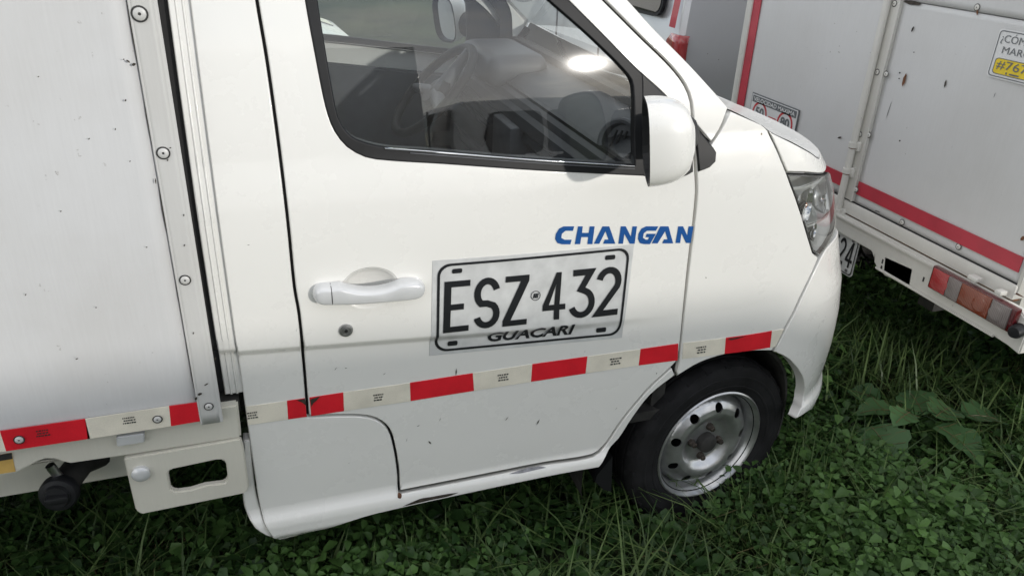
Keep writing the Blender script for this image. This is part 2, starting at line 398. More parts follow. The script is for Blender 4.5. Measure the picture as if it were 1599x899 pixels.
def build(name, V, N, F, mat, parent, mirror=False, label=None):
    """V verts, F faces (index lists), N per-loop normals"""
    V = np.array(V); 
    if mirror: V = V*[1, -1, 1]+[0, 1.5, 0]; F = [f[::-1] for f in F]; N = [[(x[0], -x[1], x[2]) for x in n[::-1]] for n in N]
    me = bpy.data.meshes.new(name); me.from_pydata([tuple(v) for v in V], [], F); me.update()
    me.materials.append(MAT[mat]); me.shade_smooth()
    me.normals_split_custom_set([tuple(x) for n in N for x in n])
    o = bpy.data.objects.new(name, me); COL.objects.link(o); attach(o, parent)
    if label: o['label'] = label
    return o
def panel(name, poly, mat, parent, holes=(), off=0.0, thick=.016, g=.003, w=.003, mirror=False, label=None, edge_in=None):
    """body panel: outline + holes in (s, z), laid on the cab surface, rolled edges, real thickness"""
    outer = inset(np.asarray(poly), g); front = inset(np.asarray(poly), g+w)
    H = []
    for h in holes:
        h = np.asarray(h)
        if area(h) < 0: h = h[::-1]
        H.append((h, inset(h, -w)))
    bm = flat_fill([front]+[h[1] for h in H])
    V = []; F = []; N = []
    bm.verts.index_update()
    uv = np.array([v.co[:2] for v in bm.verts])
    P = surf(uv[:, 0], uv[:, 1], off); NR = snorm(uv[:, 0], uv[:, 1])
    V += list(P)
    for f in bm.faces:
        idx = [v.index for v in f.verts]
        a, b, c = uv[idx[0]], uv[idx[1]], uv[idx[2]]
        if (b[0]-a[0])*(c[1]-a[1])-(b[1]-a[1])*(c[0]-a[0]) < 0: idx = idx[::-1]
        F.append(idx); N.append([tuple(NR[i]) for i in idx])
    bm.free()
    for fr, ou, sg in [(front, outer, 1)]+[(h[1], h[0], -1) for h in H]:
        n = len(fr); 
        A = surf(fr[:, 0], fr[:, 1], off); NA_ = snorm(fr[:, 0], fr[:, 1])
        B = surf(ou[:, 0], ou[:, 1], off-w); C = surf(ou[:, 0], ou[:, 1], off-thick)
        O = B-A; O -= NA_*(O*NA_).sum(1, keepdims=True); O /= np.linalg.norm(O, axis=1, keepdims=True)+1e-12
        b0 = len(V); V += list(A)+list(B)+list(C)
        for i in range(n):
            j = (i+1) % n
            q = [(b0+i, b0+n+i, b0+n+j, b0+j), (b0+n+i, b0+2*n+i, b0+2*n+j, b0+n+j)]
            nn = [(NA_[i], O[i], O[j], NA_[j]), (O[i], O[i], O[j], O[j])]
            for f, m in zip(q, nn):
                if sg < 0: f = f[::-1]; m = m[::-1]
                F.append(list(f)); N.append([tuple(x) for x in m])
    return build(name, V, N, F, mat, parent, mirror, label)
def decal(name, loops2d, mat, parent, off=.0012, label=None):
    """flat print on the cab surface; loops2d: list of islands, each [outer, hole, ...] in (s, z)"""
    V = []; F = []; N = []
    for isl in loops2d:
        bm = flat_fill([np.asarray(l) for l in isl]); bm.verts.index_update()
        uv = np.array([v.co[:2] for v in bm.verts]); 
        if len(uv) == 0: bm.free(); continue
        P = surf(uv[:, 0], uv[:, 1], off); NR = snorm(uv[:, 0], uv[:, 1]); b0 = len(V); V += list(P)
        for f in bm.faces:
            idx = [v.index for v in f.verts]; a, b, c = uv[idx[0]], uv[idx[1]], uv[idx[2]]
            if (b[0]-a[0])*(c[1]-a[1])-(b[1]-a[1])*(c[0]-a[0]) < 0: idx = idx[::-1]
            F.append([b0+i for i in idx]); N.append([tuple(NR[i]) for i in idx])
        bm.free()
    return build(name, V, N, F, mat, parent, False, label)
def ribbon2d(pts, wd):
    """polyline -> outline polygon of constant width, mitred"""
    p = np.asarray(pts, float); n = len(p); d = np.diff(p, axis=0); d /= np.linalg.norm(d, axis=1, keepdims=True)
    nr = np.stack([-d[:, 1], d[:, 0]], 1); out_l = []; out_r = []
    for i in range(n):
        if i == 0: m = nr[0]
        elif i == n-1: m = nr[-1]
        else:
            m = nr[i-1]+nr[i]; m = m/max((m*nr[i]).sum(), .35)
        out_l.append(p[i]+m*wd/2); out_r.append(p[i]-m*wd/2)
    return np.array(out_l+out_r[::-1])
def quad_map(c):
    """unit square (u right, v up) -> bilinear in the corners TL TR BR BL"""
    c = [np.asarray(q, float) for q in c]
    def f(P):
        P = np.asarray(P, float); u = P[:, :1]; v = P[:, 1:2]
        return (c[0]*(1-u)+c[1]*u)*v+(c[3]*(1-u)+c[2]*u)*(1-v)
    return f
def arc(cx, cy, rx, ry, a0, a1, n=14): 
    a = np.radians(np.linspace(a0, a1, n)); return np.stack([cx+rx*np.cos(a), cy+ry*np.sin(a)], 1)
def rrect(x0, y0, x1, y1, r, n=6, ry=None):
    ry = ry or r
    return np.concatenate([arc(x1-r, y1-ry, r, ry, 0, 90, n), arc(x0+r, y1-ry, r, ry, 90, 180, n), arc(x0+r, y0+ry, r, ry, 180, 270, n), arc(x1-r, y0+ry, r, ry, 270, 360, n)])
def text2d(txt, shear=0, bold=0.0):
    """built-in font -> list of triangles in a unit box (each [3x2]); returns array of polys normalised to 0..1"""
    cu = bpy.data.curves.new('lettering', 'FONT'); cu.body = txt; cu.shear = shear; cu.offset = bold; cu.resolution_u = 3; cu.fill_mode = 'FRONT'
    o = bpy.data.objects.new('lettering', cu); COL.objects.link(o)
    dg = bpy.context.evaluated_depsgraph_get(); dg.update()
    me = bpy.data.meshes.new_from_object(o.evaluated_get(dg))
    v = np.array([x.co[:2] for x in me.vertices]); fs = [list(p.vertices) for p in me.polygons]
    bpy.data.objects.remove(o); bpy.data.curves.remove(cu); bpy.data.meshes.remove(me)
    lo = v.min(0); hi = v.max(0); return (v-lo)/(hi-lo), fs
def text_on(name, txt, fn, mat, parent, shear=0, bold=0.0, label=None):
    """fn maps unit (u, v) array -> world points"""
    v, fs = text2d(txt, shear, bold); P = fn(v)
    o = mesh_obj(name, P, fs, mat, parent, label=label); return o
def copy_tree(o, parent=None, M=None):
    c = o.copy(); COL.objects.link(c); c.parent = parent
    if parent is None and M is not None: c.matrix_world = M
    for ch in list(o.children): copy_tree(ch, c)
    return c

# ================================================================== the setting: ground
gm, gn, gb = newmat('ground_soil')
_c = coords(gn); _a = node(gn, 'ShaderNodeTexNoise', Scale=6.0, Detail=10.0, Roughness=.7); gn.links.new(_c, _a.inputs['Vector'])
_b = node(gn, 'ShaderNodeTexNoise', Scale=.35, Detail=4.0); gn.links.new(_c, _b.inputs['Vector'])
_k = mixc(gn, ramp(gn, _a.outputs['Fac'], .35, .7), (.018, .022, .010, 1), (.045, .062, .022, 1)); _k = mixc(gn, ramp(gn, _b.outputs['Fac'], .4, .7), _k, (.05, .075, .025, 1))
gn.links.new(_k, gb.inputs['Base Color']); gb.inputs['Roughness'].default_value = .95
_bp = node(gn, 'ShaderNodeBump', Strength=.8, Distance=.04); gn.links.new(_a.outputs['Fac'], _bp.inputs['Height']); gn.links.new(_bp.outputs[0], gb.inputs['Normal'])
def gz(x, y): return .018*np.sin(x*2.1+.6)*np.cos(y*1.7)+.012*np.sin(x*5.3+y*4.1)-.035*np.exp(-((x-1.2)**2+(y-.1)**2)/.4)     # soft ground gives under the front wheel
_ax = np.concatenate([[-600, -150, -40, -12], np.arange(-5, 6.01, .12), [12, 40, 150, 600]])
_v = []; _q = []
for y in _ax:
    for x in _ax:
        f = max(0, 1-max(abs(x), abs(y))/6); _v.append((x, y, float(gz(x, y))*min(1, f*3)))
_n = len(_ax)
for j in range(_n-1):
    for i in range(_n-1): _q.append((j*_n+i, j*_n+i+1, (j+1)*_n+i+1, (j+1)*_n+i))
g = mesh_obj('ground', _v, _q, 'ground_soil', smooth=True); g['kind'] = 'structure'

# ================================================================== the near truck
T = thing('cargo_truck', (.3, .75, 0), 'white mini cargo truck with plate number on its door, filling the foreground', 'truck')
W = 1.5
# shared gap lines (pixels of the photograph, resolved on the cab surface)
g_rear = [(401, 0), (417, 95), (436, 232), (450, 350), (460, 450), (467, 490), (475, 573), (481, 650, 'c')]
g_notch = [(481, 651, 'c'), (560, 649), (587, 654), (607, 670), (616, 698), (622, 736), (624, 769, 'c')]
g_sill = [(626, 768), (748, 744), (849, 724), (926, 711)]
g_lip = [(943, 697), (971, 657), (1014, 606), (1050, 573, 'c')]
g_front = [(1060, 560), (1075, 420), (1088, 300), (1087, 273), (1083, 215)]
g_apil = [(1082, 190), (1080, 160), (1070, 133), (1047, 103), (1000, 57), (943, 0)]
top_r = SZ(401, 0); ap0 = SZ(1000, 57); ap1 = SZ(943, 0)
ap_dir = (ap1-ap0)/(ap1[1]-ap0[1])
def ap_at(z): return ap1+ap_dir*(z-ap1[1])
ZT = 1.80
door_poly = path([('s', top_r[0]-.012, ZT, 'c')]+g_rear[:-1]+[(481, 650, 'c')]+g_notch[1:]+g_sill+g_lip+g_front+g_apil+[('s', *ap_at(ZT-.02)), ('s', ap_at(ZT)[0]-.03, ZT, 'c')])
# window opening
wo0 = SZ(477, 0); wa0 = SZ(940, 53); wa1 = SZ(887, 0); wa_dir = (wa1-wa0)/(wa1[1]-wa0[1])
ZW = 1.73
wtop = wa1+wa_dir*(ZW-wa1[1])
open_poly = path([('s', wo0[0]-.012, ZW, 'c'), (477, 0), (493, 88), (505, 150), (513, 181), (523, 205), (542, 229), (571, 245), (603, 250), (698, 256), (843, 266), (1002, 274), (1060, 276), (1073, 268, 'c'), (1071, 190, 'c'), (1040, 150), (993, 107), (940, 53), (887, 0), ('s', *wtop, 'c')])
glass_poly = path([('s', wo0[0]+.015, ZW-.02, 'c'), (496, 0), (508, 75), (517, 128), (528, 182), (541, 205), (558, 218), (600, 229), (669, 234), (843, 248), (991, 257, 'c'), (988, 135), (980, 117), (923, 60), (855, 0), ('s', wtop[0]-.045, ZW-.02, 'c')])
cab_poly = path([('s', -.082, 1.80, 'c'), ('s', -.082, 1.2), ('s', -.082, .9), ('s', -.082, .45), ('s', -.080, .38), (411, 818), (420, 834), (436, 844), (565, 810), (631, 794), (717, 775), (864, 744), (936, 731, 'c'), (953, 703), (968, 685), (989, 653), (1017, 617), (1056, 586, 'c')]+[(1050, 573, 'c')]+g_lip[:-1][::-1]+g_sill[::-1]+[(624, 769, 'c')]+g_notch[::-1][1:-1]+[(481, 650, 'c')]+g_rear[:-1][::-1]+[('s', top_r[0]-.012, 1.80, 'c')])
def cab_side(mirror):
    rc = SZ(578, 450); cup_hole = arc(rc[0], rc[1], .060, .047, 0, 350, 36)
    d = panel('door', door_poly, 'white_paint', T, holes=[open_poly, cup_hole], mirror=mirror)
    panel('cab_side_panel', cab_poly, 'white_paint', T, mirror=mirror)
    panel('window_seal', inset(open_poly, -.0015), 'rubber', d, holes=[glass_poly], off=.002, g=0, w=.004, thick=.02, mirror=mirror)
    panel('window_glass', inset(glass_poly, -.006), 'window_glass', d, off=-.007, g=0, w=.0005, thick=.004, mirror=mirror)
    # dark strips that paint in the shade inside the door gaps
    for gl in (g_rear+g_notch[1:], g_sill+g_lip, [(1055, 589)]+g_front+g_apil):
        pts = path(gl, closed=False)
        panel('door_gap_shade', ribbon2d(pts, .05), 'dark_gap', d, off=-.017, g=0, w=.001, thick=.01, mirror=mirror)
    return d
door = cab_side(False); door_far = cab_side(True)
# front of the cab: fender, A-pillar, bumper, hood
fender_poly = path([(1055, 590, 'c'), (1060, 560), (1075, 420), (1088, 300), (1087, 273), (1083, 193, 'c'), (1111, 224, 'c'), (1125, 203), (1141, 172, 'c'), (1199, 202, 'c'), (1213, 232), (1229, 270, 'c'), (1249, 325), (1270, 394, 'c'), (1279, 401, 'c'), (1270, 423), (1257, 450), (1233, 500), (1206, 549, 'c'), (1190, 549), (1167, 550), (1131, 555), (1092, 568)])
po0 = SZ(1080, 103); po1 = SZ(982, 0); po_dir = (po1-po0)/(po1[1]-po0[1])
def po_at(z): return po1+po_dir*(z-po1[1])
pillar_poly = path([(1082, 190, 'c'), (1080, 160), (1070, 133), (1047, 103), (1000, 57), (943, 0), ('s', *ap_at(ZT-.02)), ('s', ap_at(1.84)[0], 1.84, 'c'), ('s', *po_at(1.84), 'c'), ('s', *po_at(1.7)), (982, 0), (1020, 42), (1080, 103), (1139, 168, 'c'), (1125, 203), (1111, 224, 'c')])
bl = [SZ(1279, 402), SZ(1206, 549)]
bump_poly = path([(1206, 549, 'c'), (1233, 500), (1257, 450), (1270, 423), (1280, 402, 'c'), ('s', 1.50, .872), ('s', 1.62, .872), ('s', 1.80, .84), ('s', SEND-.25, .80), ('s', SEND, .79, 'c'), ('s', SEND, .27, 'c'), ('s', 1.85, .27), ('s', 1.60, .28), ('s', 1.52, .31), (1240, 655, 'c'), (1246, 642), (1252, 625), (1254, 598), (1245, 578), (1228, 560)])
zh = SZ(1229, 270)[1]
hu = [(1237, 222), (1266, 238), (1279, 247), ('s', 1.60, 1.118), ('s', 1.85, 1.108), ('s', SEND, 1.10, 'c')]
hood_side = path([(1199, 203, 'c'), (1213, 232), (1229, 270, 'c'), (1260, 271), (1287, 271.5), ('s', 1.60, 1.072), ('s', 1.85, 1.06), ('s', SEND, 1.055, 'c'), ('s', SEND, 1.10, 'c')]+[x[:3] for x in hu[:-1]][::-1])
lamp_poly = path([(1229, 271, 'c'), (1260, 272), (1286, 272.5), ('s', 1.58, 1.066), ('s', 1.68, 1.045), ('s', 1.72, 1.01), ('s', 1.70, .96), ('s', 1.63, .90), ('s', 1.54, .878, 'c'), (1280, 400, 'c'), (1270, 394, 'c'), (1249, 325)])
grille_poly = path([('s', 1.75, 1.045, 'c'), ('s', SEND, 1.04, 'c'), ('s', SEND, .80, 'c'), ('s', 1.80, .85), ('s', 1.66, .885, 'c'), ('s', 1.73, 1.0)])
for mir in (False, True):
    panel('front_fender', fender_poly, 'white_paint', T, mirror=mir)
    panel('windshield_pillar', pillar_poly, 'white_paint', T, mirror=mir, g=.0025)
    panel('front_bumper', bump_poly, 'white_paint', T, off=.003, mirror=mir, thick=.03)
    panel('grille', grille_poly, 'black_plastic', T, off=-.012, mirror=mir)
    for gl in ([(1113, 220), (1125, 203), (1134, 187)], [(1208, 221), (1213, 232), (1229, 270), (1249, 325), (1270, 394), (1279, 401), (1270, 423), (1257, 450), (1233, 500), (1206, 549)]):
        panel('seam_shade', ribbon2d(path(gl, closed=False), .026), 'dark_gap', T, off=-.018, g=0, w=.001, thick=.01, mirror=mir)  # dark ribbons stand in for the shade behind the open seams
# hood: side wrap on both sides and the crowned top between them
up = path([(1141, 172), (1199, 203)]+[x[:3] for x in hu], closed=False, step=.03)
U = surf(up[:, 0], up[:, 1], -.002)
HV = []; HF = []; NC = 17
for p in U:
    wd = W-2*p[1]
    for k in range(NC):
        v = k/(NC-1); HV.append((p[0], p[1]+wd*v, p[2]-.012*(wd/W)*(1-abs(2*v-1)**3)))
for i in range(len(U)-1):
    for k in range(NC-1): HF.append((i*NC+k, (i+1)*NC+k, (i+1)*NC+k+1, i*NC+k+1))
hood = mesh_obj('hood', HV, HF, 'white_paint', T, smooth=True)
for mir in (False, True): panel('hood_edge', hood_side, 'white_paint', hood, off=.001, mirror=mir, g=.0025, w=.004)
# windshield, cowl
zs = np.linspace(SZ(1139, 168)[1]-.01, 1.83, 14); WV = []; WF = []
E0 = [surf(*po_at(z), 0) if z > SZ(1080, 103)[1] else surf(np.interp(z, [SZ(1139, 168)[1]-.02, SZ(1080, 103)[1]], [SZ(1139, 168)[0]+.01, po0[0]]), z) for z in zs]
for p in E0:
    for k in range(21):
        v = k/20; WV.append((p[0]-.006+.05*(1-abs(2*v-1)**2.2), p[1]+.012+(W-.024-2*p[1])*v, p[2]))
for i in range(len(zs)-1):
    for k in range(20): WF.append((i*21+k, i*21+k+1, (i+1)*21+k+1, (i+1)*21+k))
mesh_obj('windshield', WV, WF, 'window_glass', T, smooth=True)
cw = [(E0[0][0]-.03, .05), (E0[0][0]+.16, .30), (E0[0][0]+.19, .75), (E0[0][0]+.16, 1.2), (E0[0][0]-.03, 1.45)]
prism('cowl', [(1.0, .06), (1.12, .2), (1.2, .5), (1.22, .75), (1.2, 1.0), (1.12, 1.3), (1.0, 1.44), (.80, 1.44), (.80, .06)], 2, 1.10, 1.16, 'black_plastic', T)
# roof and back wall of the cab
RV = []; RF = []; rx = np.linspace(-.085, ap_at(1.82)[0]+.06, 9); ry = np.linspace(0, 1, 13)
yt = float(surf(.2, 1.80)[1])
for x in rx:
    for v in ry: RV.append((x, yt+(W-2*yt)*v, 1.797+.085*(1-abs(2*v-1)**4)*(1-.5*max(0, (x-.35)/.5)**2)))
for i in range(8):
    for k in range(12): RF.append((i*13+k, (i+1)*13+k, (i+1)*13+k+1, i*13+k+1))
mesh_obj('cab_roof', RV, RF, 'white_paint', T, smooth=True)
prism('cab_back_wall', [(.04, .40), (1.46, .40), (1.46, 1.15), (1.32, 1.80), (.18, 1.80), (.04, 1.15)], 0, -.075, -.06, 'white_paint', T, holes=[[(.3, 1.3), (1.2, 1.3), (1.18, 1.62), (.32, 1.62)]])
box('back_window', (-.071, .31, 1.31), (-.066, 1.19, 1.61), 'window_glass', T)
prism('back_wall_trim', [(.045, .42), (1.455, .42), (1.455, 1.15), (1.31, 1.78), (.19, 1.78), (.045, 1.15)], 0, -.058, -.05, 'trim_plastic', T, holes=[[(.29, 1.29), (1.21, 1.29), (1.19, 1.63), (.31, 1.63)]])
# ribbed flange between cab side and cargo box
panel('rear_corner_return', path([(380, 690, 'c'), (379, 775), (384, 802), (399, 829), (422, 842), (436, 843, 'c'), (414, 822), (404, 790), (398, 760), (392, 690, 'c')]), 'white_paint', T, off=-.006, g=0, w=.005, thick=.03)
fl = np.array([(-.118, 1.9), (-.118, .70), (-.086, .70), (-.086, 1.9)])
def strip(s0, s1, z0, z1): return np.array([(s0, z) for z in np.arange(z1, z0, -.05)]+[(s0, z0)]+[(s1, z) for z in np.arange(z0, z1, .05)]+[(s1, z1)])
panel('rear_flange', strip(-.117, -.078, .70, 1.80), 'white_paint', T, off=-.010, g=0, w=.003, thick=.03)
panel('rear_flange_rib', strip(-.106, -.101, .70, 1.80), 'white_paint', T, off=-.0075, g=0, w=.002, thick=.006)
panel('rear_flange_rib', strip(-.094, -.089, .70, 1.80), 'white_paint', T, off=-.0075, g=0, w=.002, thick=.006)
panel('box_gap_shade', strip(-.135, -.116, .70, 1.80), 'dark_gap', T, off=-.028, g=0, w=.002, thick=.02)  # dark panel painted as the shade between cab and cargo box
# black trims around the mirror
sail = path([(1001, 113, 'c'), (1040, 150), (1071, 180), (1079, 192, 'c'), (1082, 268, 'c'), (1063, 277), (1006, 275, 'c'), (1002, 200)])
panel('mirror_sail', sail, 'black_plastic', door, off=.005, g=0, w=.004, thick=.008)
tri = path([(1084, 195, 'c'), (1108, 224), (1118, 238), (1117, 252), (1108, 261), (1090, 268, 'c')])
panel('pillar_trim', tri, 'black_plastic', T, off=.005, g=0, w=.004, thick=.008)
panel('sill_strip', ribbon2d(path([(600, 231), (669, 236), (843, 250), (990, 259)], closed=False), .0035), 'chrome', door, off=.005, g=0, w=.001, thick=.006)
panel('inner_sill_strip', ribbon2d(path([(640, 238), (843, 254), (990, 263)], closed=False), .002), 'trim_plastic', door, off=.0055, g=0, w=.0006, thick=.006)
# wrinkle and scrapes in the dented sill
decal('sill_scrape', [[path([(795, 739, 'c'), (815, 732), (840, 727), (853, 729, 'c'), (835, 733), (812, 738)], step=.01)]], 'chip_metal', T)
decal('sill_crack', [[path([(628, 790, 'c'), (655, 778), (672, 775), (700, 770), (716, 768, 'c'), (700, 774), (676, 779), (650, 785)], step=.01)]], 'brown_hub', T)
decal('rust_spot', [[path([(622, 768), (627, 771), (626, 777), (621, 776)], step=.004)]], 'rust', T)
# scattered chips seen on the door
for cx, cy, l, a in [(687, 654, 5, 60), (671, 690, 5, -50), (635, 686, 5, 80), (791, 653, 6, 50), (840, 658, 8, 60), (653, 664, 4, 20), (863, 565, 5, 70), (913, 548, 4, 80), (712, 580, 9, 85), (524, 575, 5, 50), (540, 574, 3, 0), (600, 583, 4, 30), (463, 515, 4, 70), (388, 382, 3, 0), (545, 722, 3, 40), (520, 738, 3, 70), (962, 637, 4, 50), (930, 665, 3, 60), (1014, 620, 4, 60)]:
    a = math.radians(a); l *= 1.35; dx, dy = math.cos(a)*l, -math.sin(a)*l
    decal('paint_chip', [[np.array([SZ(cx-dx*.5, cy-dy*.5), SZ(cx+dy*.12+.6, cy-dx*.12), SZ(cx+dx*.5, cy+dy*.5), SZ(cx-dy*.15-.6, cy+dx*.15)])]], 'brown_hub', T)
# ---- door furniture
def on(px, py, off): u = SZ(px, py); return surf(u[0], u[1], off)
RC = SZ(578, 450); RA, RB = .060, .047
dv = []; df = []
for j, r in enumerate((1.02, 1.0, .9, .75, .55, .3, .05)):
    for k in range(36):
        a = 2*math.pi*k/36; dv.append(surf(RC[0]+RA*r*math.cos(a), RC[1]+RB*r*math.sin(a), -.026*max(0, 1-r*r)**.7-.001))
for j in range(6):
    for k in range(36): df.append((j*36+k, (j+1)*36+k, (j+1)*36+(k+1) % 36, j*36+(k+1) % 36))
df.append(tuple(6*36+k for k in range(36))[::-1])
mesh_obj('handle_recess', dv, df, 'white_paint', door, smooth=True)
bar = path([(488, 459), (488, 451), (492, 444), (500, 441), (517, 440), (530, 438.5), (540, 441), (567, 445), (594, 443), (612, 438.5), (624, 434), (642, 432.5), (654, 434), (661, 441), (662, 448), (657, 457), (645, 461.5), (600, 465), (560, 468), (530, 469.5), (517, 470), (500, 470), (492, 466)], step=.008)
def raised(name, poly, parent):
    vs, fs = [], []; n = len(poly)
    for ins_, o in ((0, -.002), (-.0003, .010), (.0012, .017), (.0035, .0225), (.0065, .026), (.0095, .0275)):
        q = inset(poly, ins_); e = .006*np.sin(np.clip((q[:, 0]-poly[:, 0].min())/np.ptp(poly[:, 0]), 0, 1)*math.pi) if name == 'door_handle' else 0
        vs += list(surf(q[:, 0], q[:, 1], o+e))
    for j in range(5):
        for i in range(n): fs.append((j*n+i, j*n+(i+1) % n, (j+1)*n+(i+1) % n, (j+1)*n+i))
    fs.append(tuple(5*n+i for i in range(n)))
    return mesh_obj(name, vs, fs, 'handle_paint', parent, smooth=True)
hnd = raised('door_handle', bar, door)
su = SZ(516, 455); hz = (SZ(516, 440)[1]-SZ(516, 470)[1])/2; em_ = .006*math.sin((su[0]-bar[:, 0].min())/np.ptp(bar[:, 0])*math.pi)
tube('handle_seam', [surf(su[0], su[1]+t*hz, em_+float(np.interp(1-abs(t), [0, .05, .13, .25, .4, .6, 1], [.004, .015, .0205, .0245, .0270, .0277, .0278]))) for t in np.linspace(-1, 1, 25)], .0009, 'dark_gap', hnd, seg=6)
lk = on(540, 515, 0)
lathe('door_lock', [(.0155, -.002), (.0155, .002), (.0145, .0045), (.010, .0055), (.0085, .003), (.0068, .003), (.006, .006), (0, .006)], lk, (0, -1, 0), 'rim_silver', door, seg=32)
lathe('lock_keyway', [(.0042, 0), (.0035, .0012), (0, .0012)], lk+np.array([0, -.0057, 0]), (0, -1, 0), 'black_plastic', door, seg=20)
# ---- door mirror
MR = thing  # (the mirror is a part of the truck, built in place)
mc = PY(1036, 219, -.125)
def mirror_shell(sc, x0, depth):
    vs = []; fs = []; NU, NVv = 28, 9
    for j in range(NVv):
        u = j/(NVv-1); k = (1-u**2.6)**.5 if u < 1 else 0.0
        for i in range(NU):
            a = 2*math.pi*i/NU; ca, sa = math.cos(a), math.sin(a)
            ey = .074*sc*math.copysign(abs(ca)**.62, ca)*(.35+.65*k); ez = .087*sc*math.copysign(abs(sa)**.62, sa)*(.35+.65*k)
            vs.append((x0+depth*u, ey, ez))
    for j in range(NVv-1):
        for i in range(NU): fs.append((j*NU+i, j*NU+(i+1) % NU, (j+1)*NU+(i+1) % NU, (j+1)*NU+i))
    fs.append(tuple((NVv-1)*NU+i for i in range(NU)))
    return np.array(vs), fs
RM = Matrix.Rotation(math.radians(-8), 3, "Y") @ Matrix.Rotation(math.radians(-21), 3, "Z")
def put(vs, mir=False):
    o = np.array([tuple(RM @ Vector(v)) for v in vs])+mc
    if mir: o = o*[1, -1, 1]+[0, 1.5, 0]
    return o
for mir in (False, True):
    vs, fs = mirror_shell(1, -.035, .095)
    fl2 = (lambda F: [f[::-1] for f in F]) if mir else (lambda F: F)
    mo = mesh_obj('side_mirror', put(vs, mir), fl2([f[::-1] for f in fs]), 'white_paint', T, smooth=True)
    vi, fi = mirror_shell(.955, -.0365, .012)
    NU = 28
    rim = mesh_obj('mirror_bezel', put(np.concatenate([mirror_shell(1.0, -.036, .1)[0][:NU], mirror_shell(.93, -.036, .1)[0][:NU], mirror_shell(.91, -.022, .1)[0][:NU]]), mir), [(i, (i+1) % NU, NU+(i+1) % NU, NU+i) for i in range(NU)]+[(NU+i, NU+(i+1) % NU, 2*NU+(i+1) % NU, 2*NU+i) for i in range(NU)], 'black_plastic', mo)
    gl = mesh_obj('mirror_glass', put(mirror_shell(.92, -.024, .1)[0][:NU], mir), [tuple(range(NU))], 'mirror_silver', mo)
    ar = put([(.02, .05, -.02), (.04, .13, -.035)], mir)
    tube('mirror_arm', [ar[0], ar[1]], [.045, .055], 'black_plastic', mo, seg=14)
# ---- headlight
lampP = np.array(lamp_poly)
for mir in (False, True):
    hl = panel('headlight', inset(lampP, .004), 'lamp_silver', T, off=-.055, g=0, w=.002, thick=.004, mirror=mir)
    pn = inset(lampP, .003)
    # housing wall between lens and back
    A = surf(pn[:, 0], pn[:, 1], -.006); Bk = surf(inset(lampP, .012)[:, 0], inset(lampP, .012)[:, 1], -.054)
    n_ = len(pn); VV = np.concatenate([A, Bk])
    if mir: VV = VV*[1, -1, 1]+[0, 1.5, 0]
    mesh_obj('lamp_housing', VV, [(i, (i+1) % n_, n_+(i+1) % n_, n_+i) for i in range(n_)], 'lamp_silver', hl, smooth=True)
    panel('lamp_lens', lampP, 'lens_clear', hl, off=.002, g=.002, w=.004, thick=.006, mirror=mir)
    panel('lens_border', lampP, 'black_plastic', hl, holes=[inset(lampP, .0075)], off=-.003, g=.002, w=.001, thick=.01, mirror=mir)
    def lampdot(s, z, r, nm, mat='chrome', dep=.05, sx=1.0):
        c = surf(s, z, -.022); nn = snorm(np.array(s), np.array(z)); nn = nn+np.array([.5, -.05, 0])
        if mir: c = c*[1, -1, 1]+[0, 1.5, 0]; nn = nn*[1, -1, 1]
        return lathe(nm, [(r, .008), (r*.96, .0), (r*.8, -dep*.45), (r*.45, -dep*.85), (r*.18, -dep)], c, nn, mat, hl, seg=32)
    lampdot(1.405, 1.005, .046, 'reflector_bowl', dep=.03); lampdot(1.45, .925, .028, 'indicator_bowl', dep=.02); lampdot(1.55, 1.0, .045, 'reflector_bowl', dep=.03)
    for s_, z_, r_, m_ in ((1.405, 1.005, .010, 'bulb_amber'), (1.45, .925, .008, 'chrome')):
        c = surf(s_, z_, -.028)
        if mir: c = c*[1, -1, 1]+[0, 1.5, 0]
        lathe('bulb', [(0, .012), (r_*.7, .008), (r_, 0), (r_*.7, -.008), (0, -.012)], c, (1, -.6, 0), m_, hl, seg=16)
    for zz in (1.066, .955):
        rb = ribbon2d(np.array([(1.265+(1.1-zz)*.45, zz), (1.36, zz-.004), (1.48, zz-.006), (1.6, zz-.008)]), .010)
        panel('lamp_divider', rb, 'lamp_silver', hl, off=-.012, g=0, w=.002, thick=.04, mirror=mir)
# ---- plate sticker on the door
corn = [SZ(675, 407), SZ(990, 381), SZ(971, 527), SZ(670, 555)]
Q = quad_map(corn)
def crop(x, y): return np.array(SZ(640+x/3.459, 330+y/3.459))       # coordinates read off an enlarged view
def seg2(a, b, n=12): return [a+(b-a)*i/n for i in range(n)]
def dense(c, n=10): return np.array(sum([seg2(np.array(c[i]), np.array(c[(i+1) % len(c)]), n) for i in range(len(c))], []))
st = panel('plate_sticker', dense(corn), 'plate_white', T, off=.0012, g=0, w=.0006, thick=.001)
b0 = quad_map([crop(148, 285), crop(1187, 192), crop(1133, 663), crop(133, 757)])
oR = b0(rrect(0, 0, 1, 1, .062, 8, ry=.12)); iR = b0(rrect(.0125, .025, .9875, .975, .055, 8, ry=.105))
decal('plate_border', [[oR, iR]], 'plate_black', st, off=.0028)
for x, y in ((255, 319), (1081, 246), (230, 709), (1032, 637)):
    qq = quad_map([crop(x-27, y-10), crop(x+27, y-15), crop(x+25, y+10), crop(x-29, y+15)]); decal('plate_slot', [[qq(rrect(0, 0, 1, 1, .15, 4, ry=.3))]], 'plate_black', st, off=.0028)
E_ = [[(0, 0), (1, 0), (1, .115), (.27, .115), (.27, .44), (.78, .44), (.78, .555), (.27, .555), (.27, .885), (1, .885), (1, 1), (0, 1)]]
Z_ = [[(0, 0), (1, 0), (1, .115), (.32, .115), (1, .885), (1, 1), (.03, 1), (.03, .885), (.66, .885), (0, .115)]]
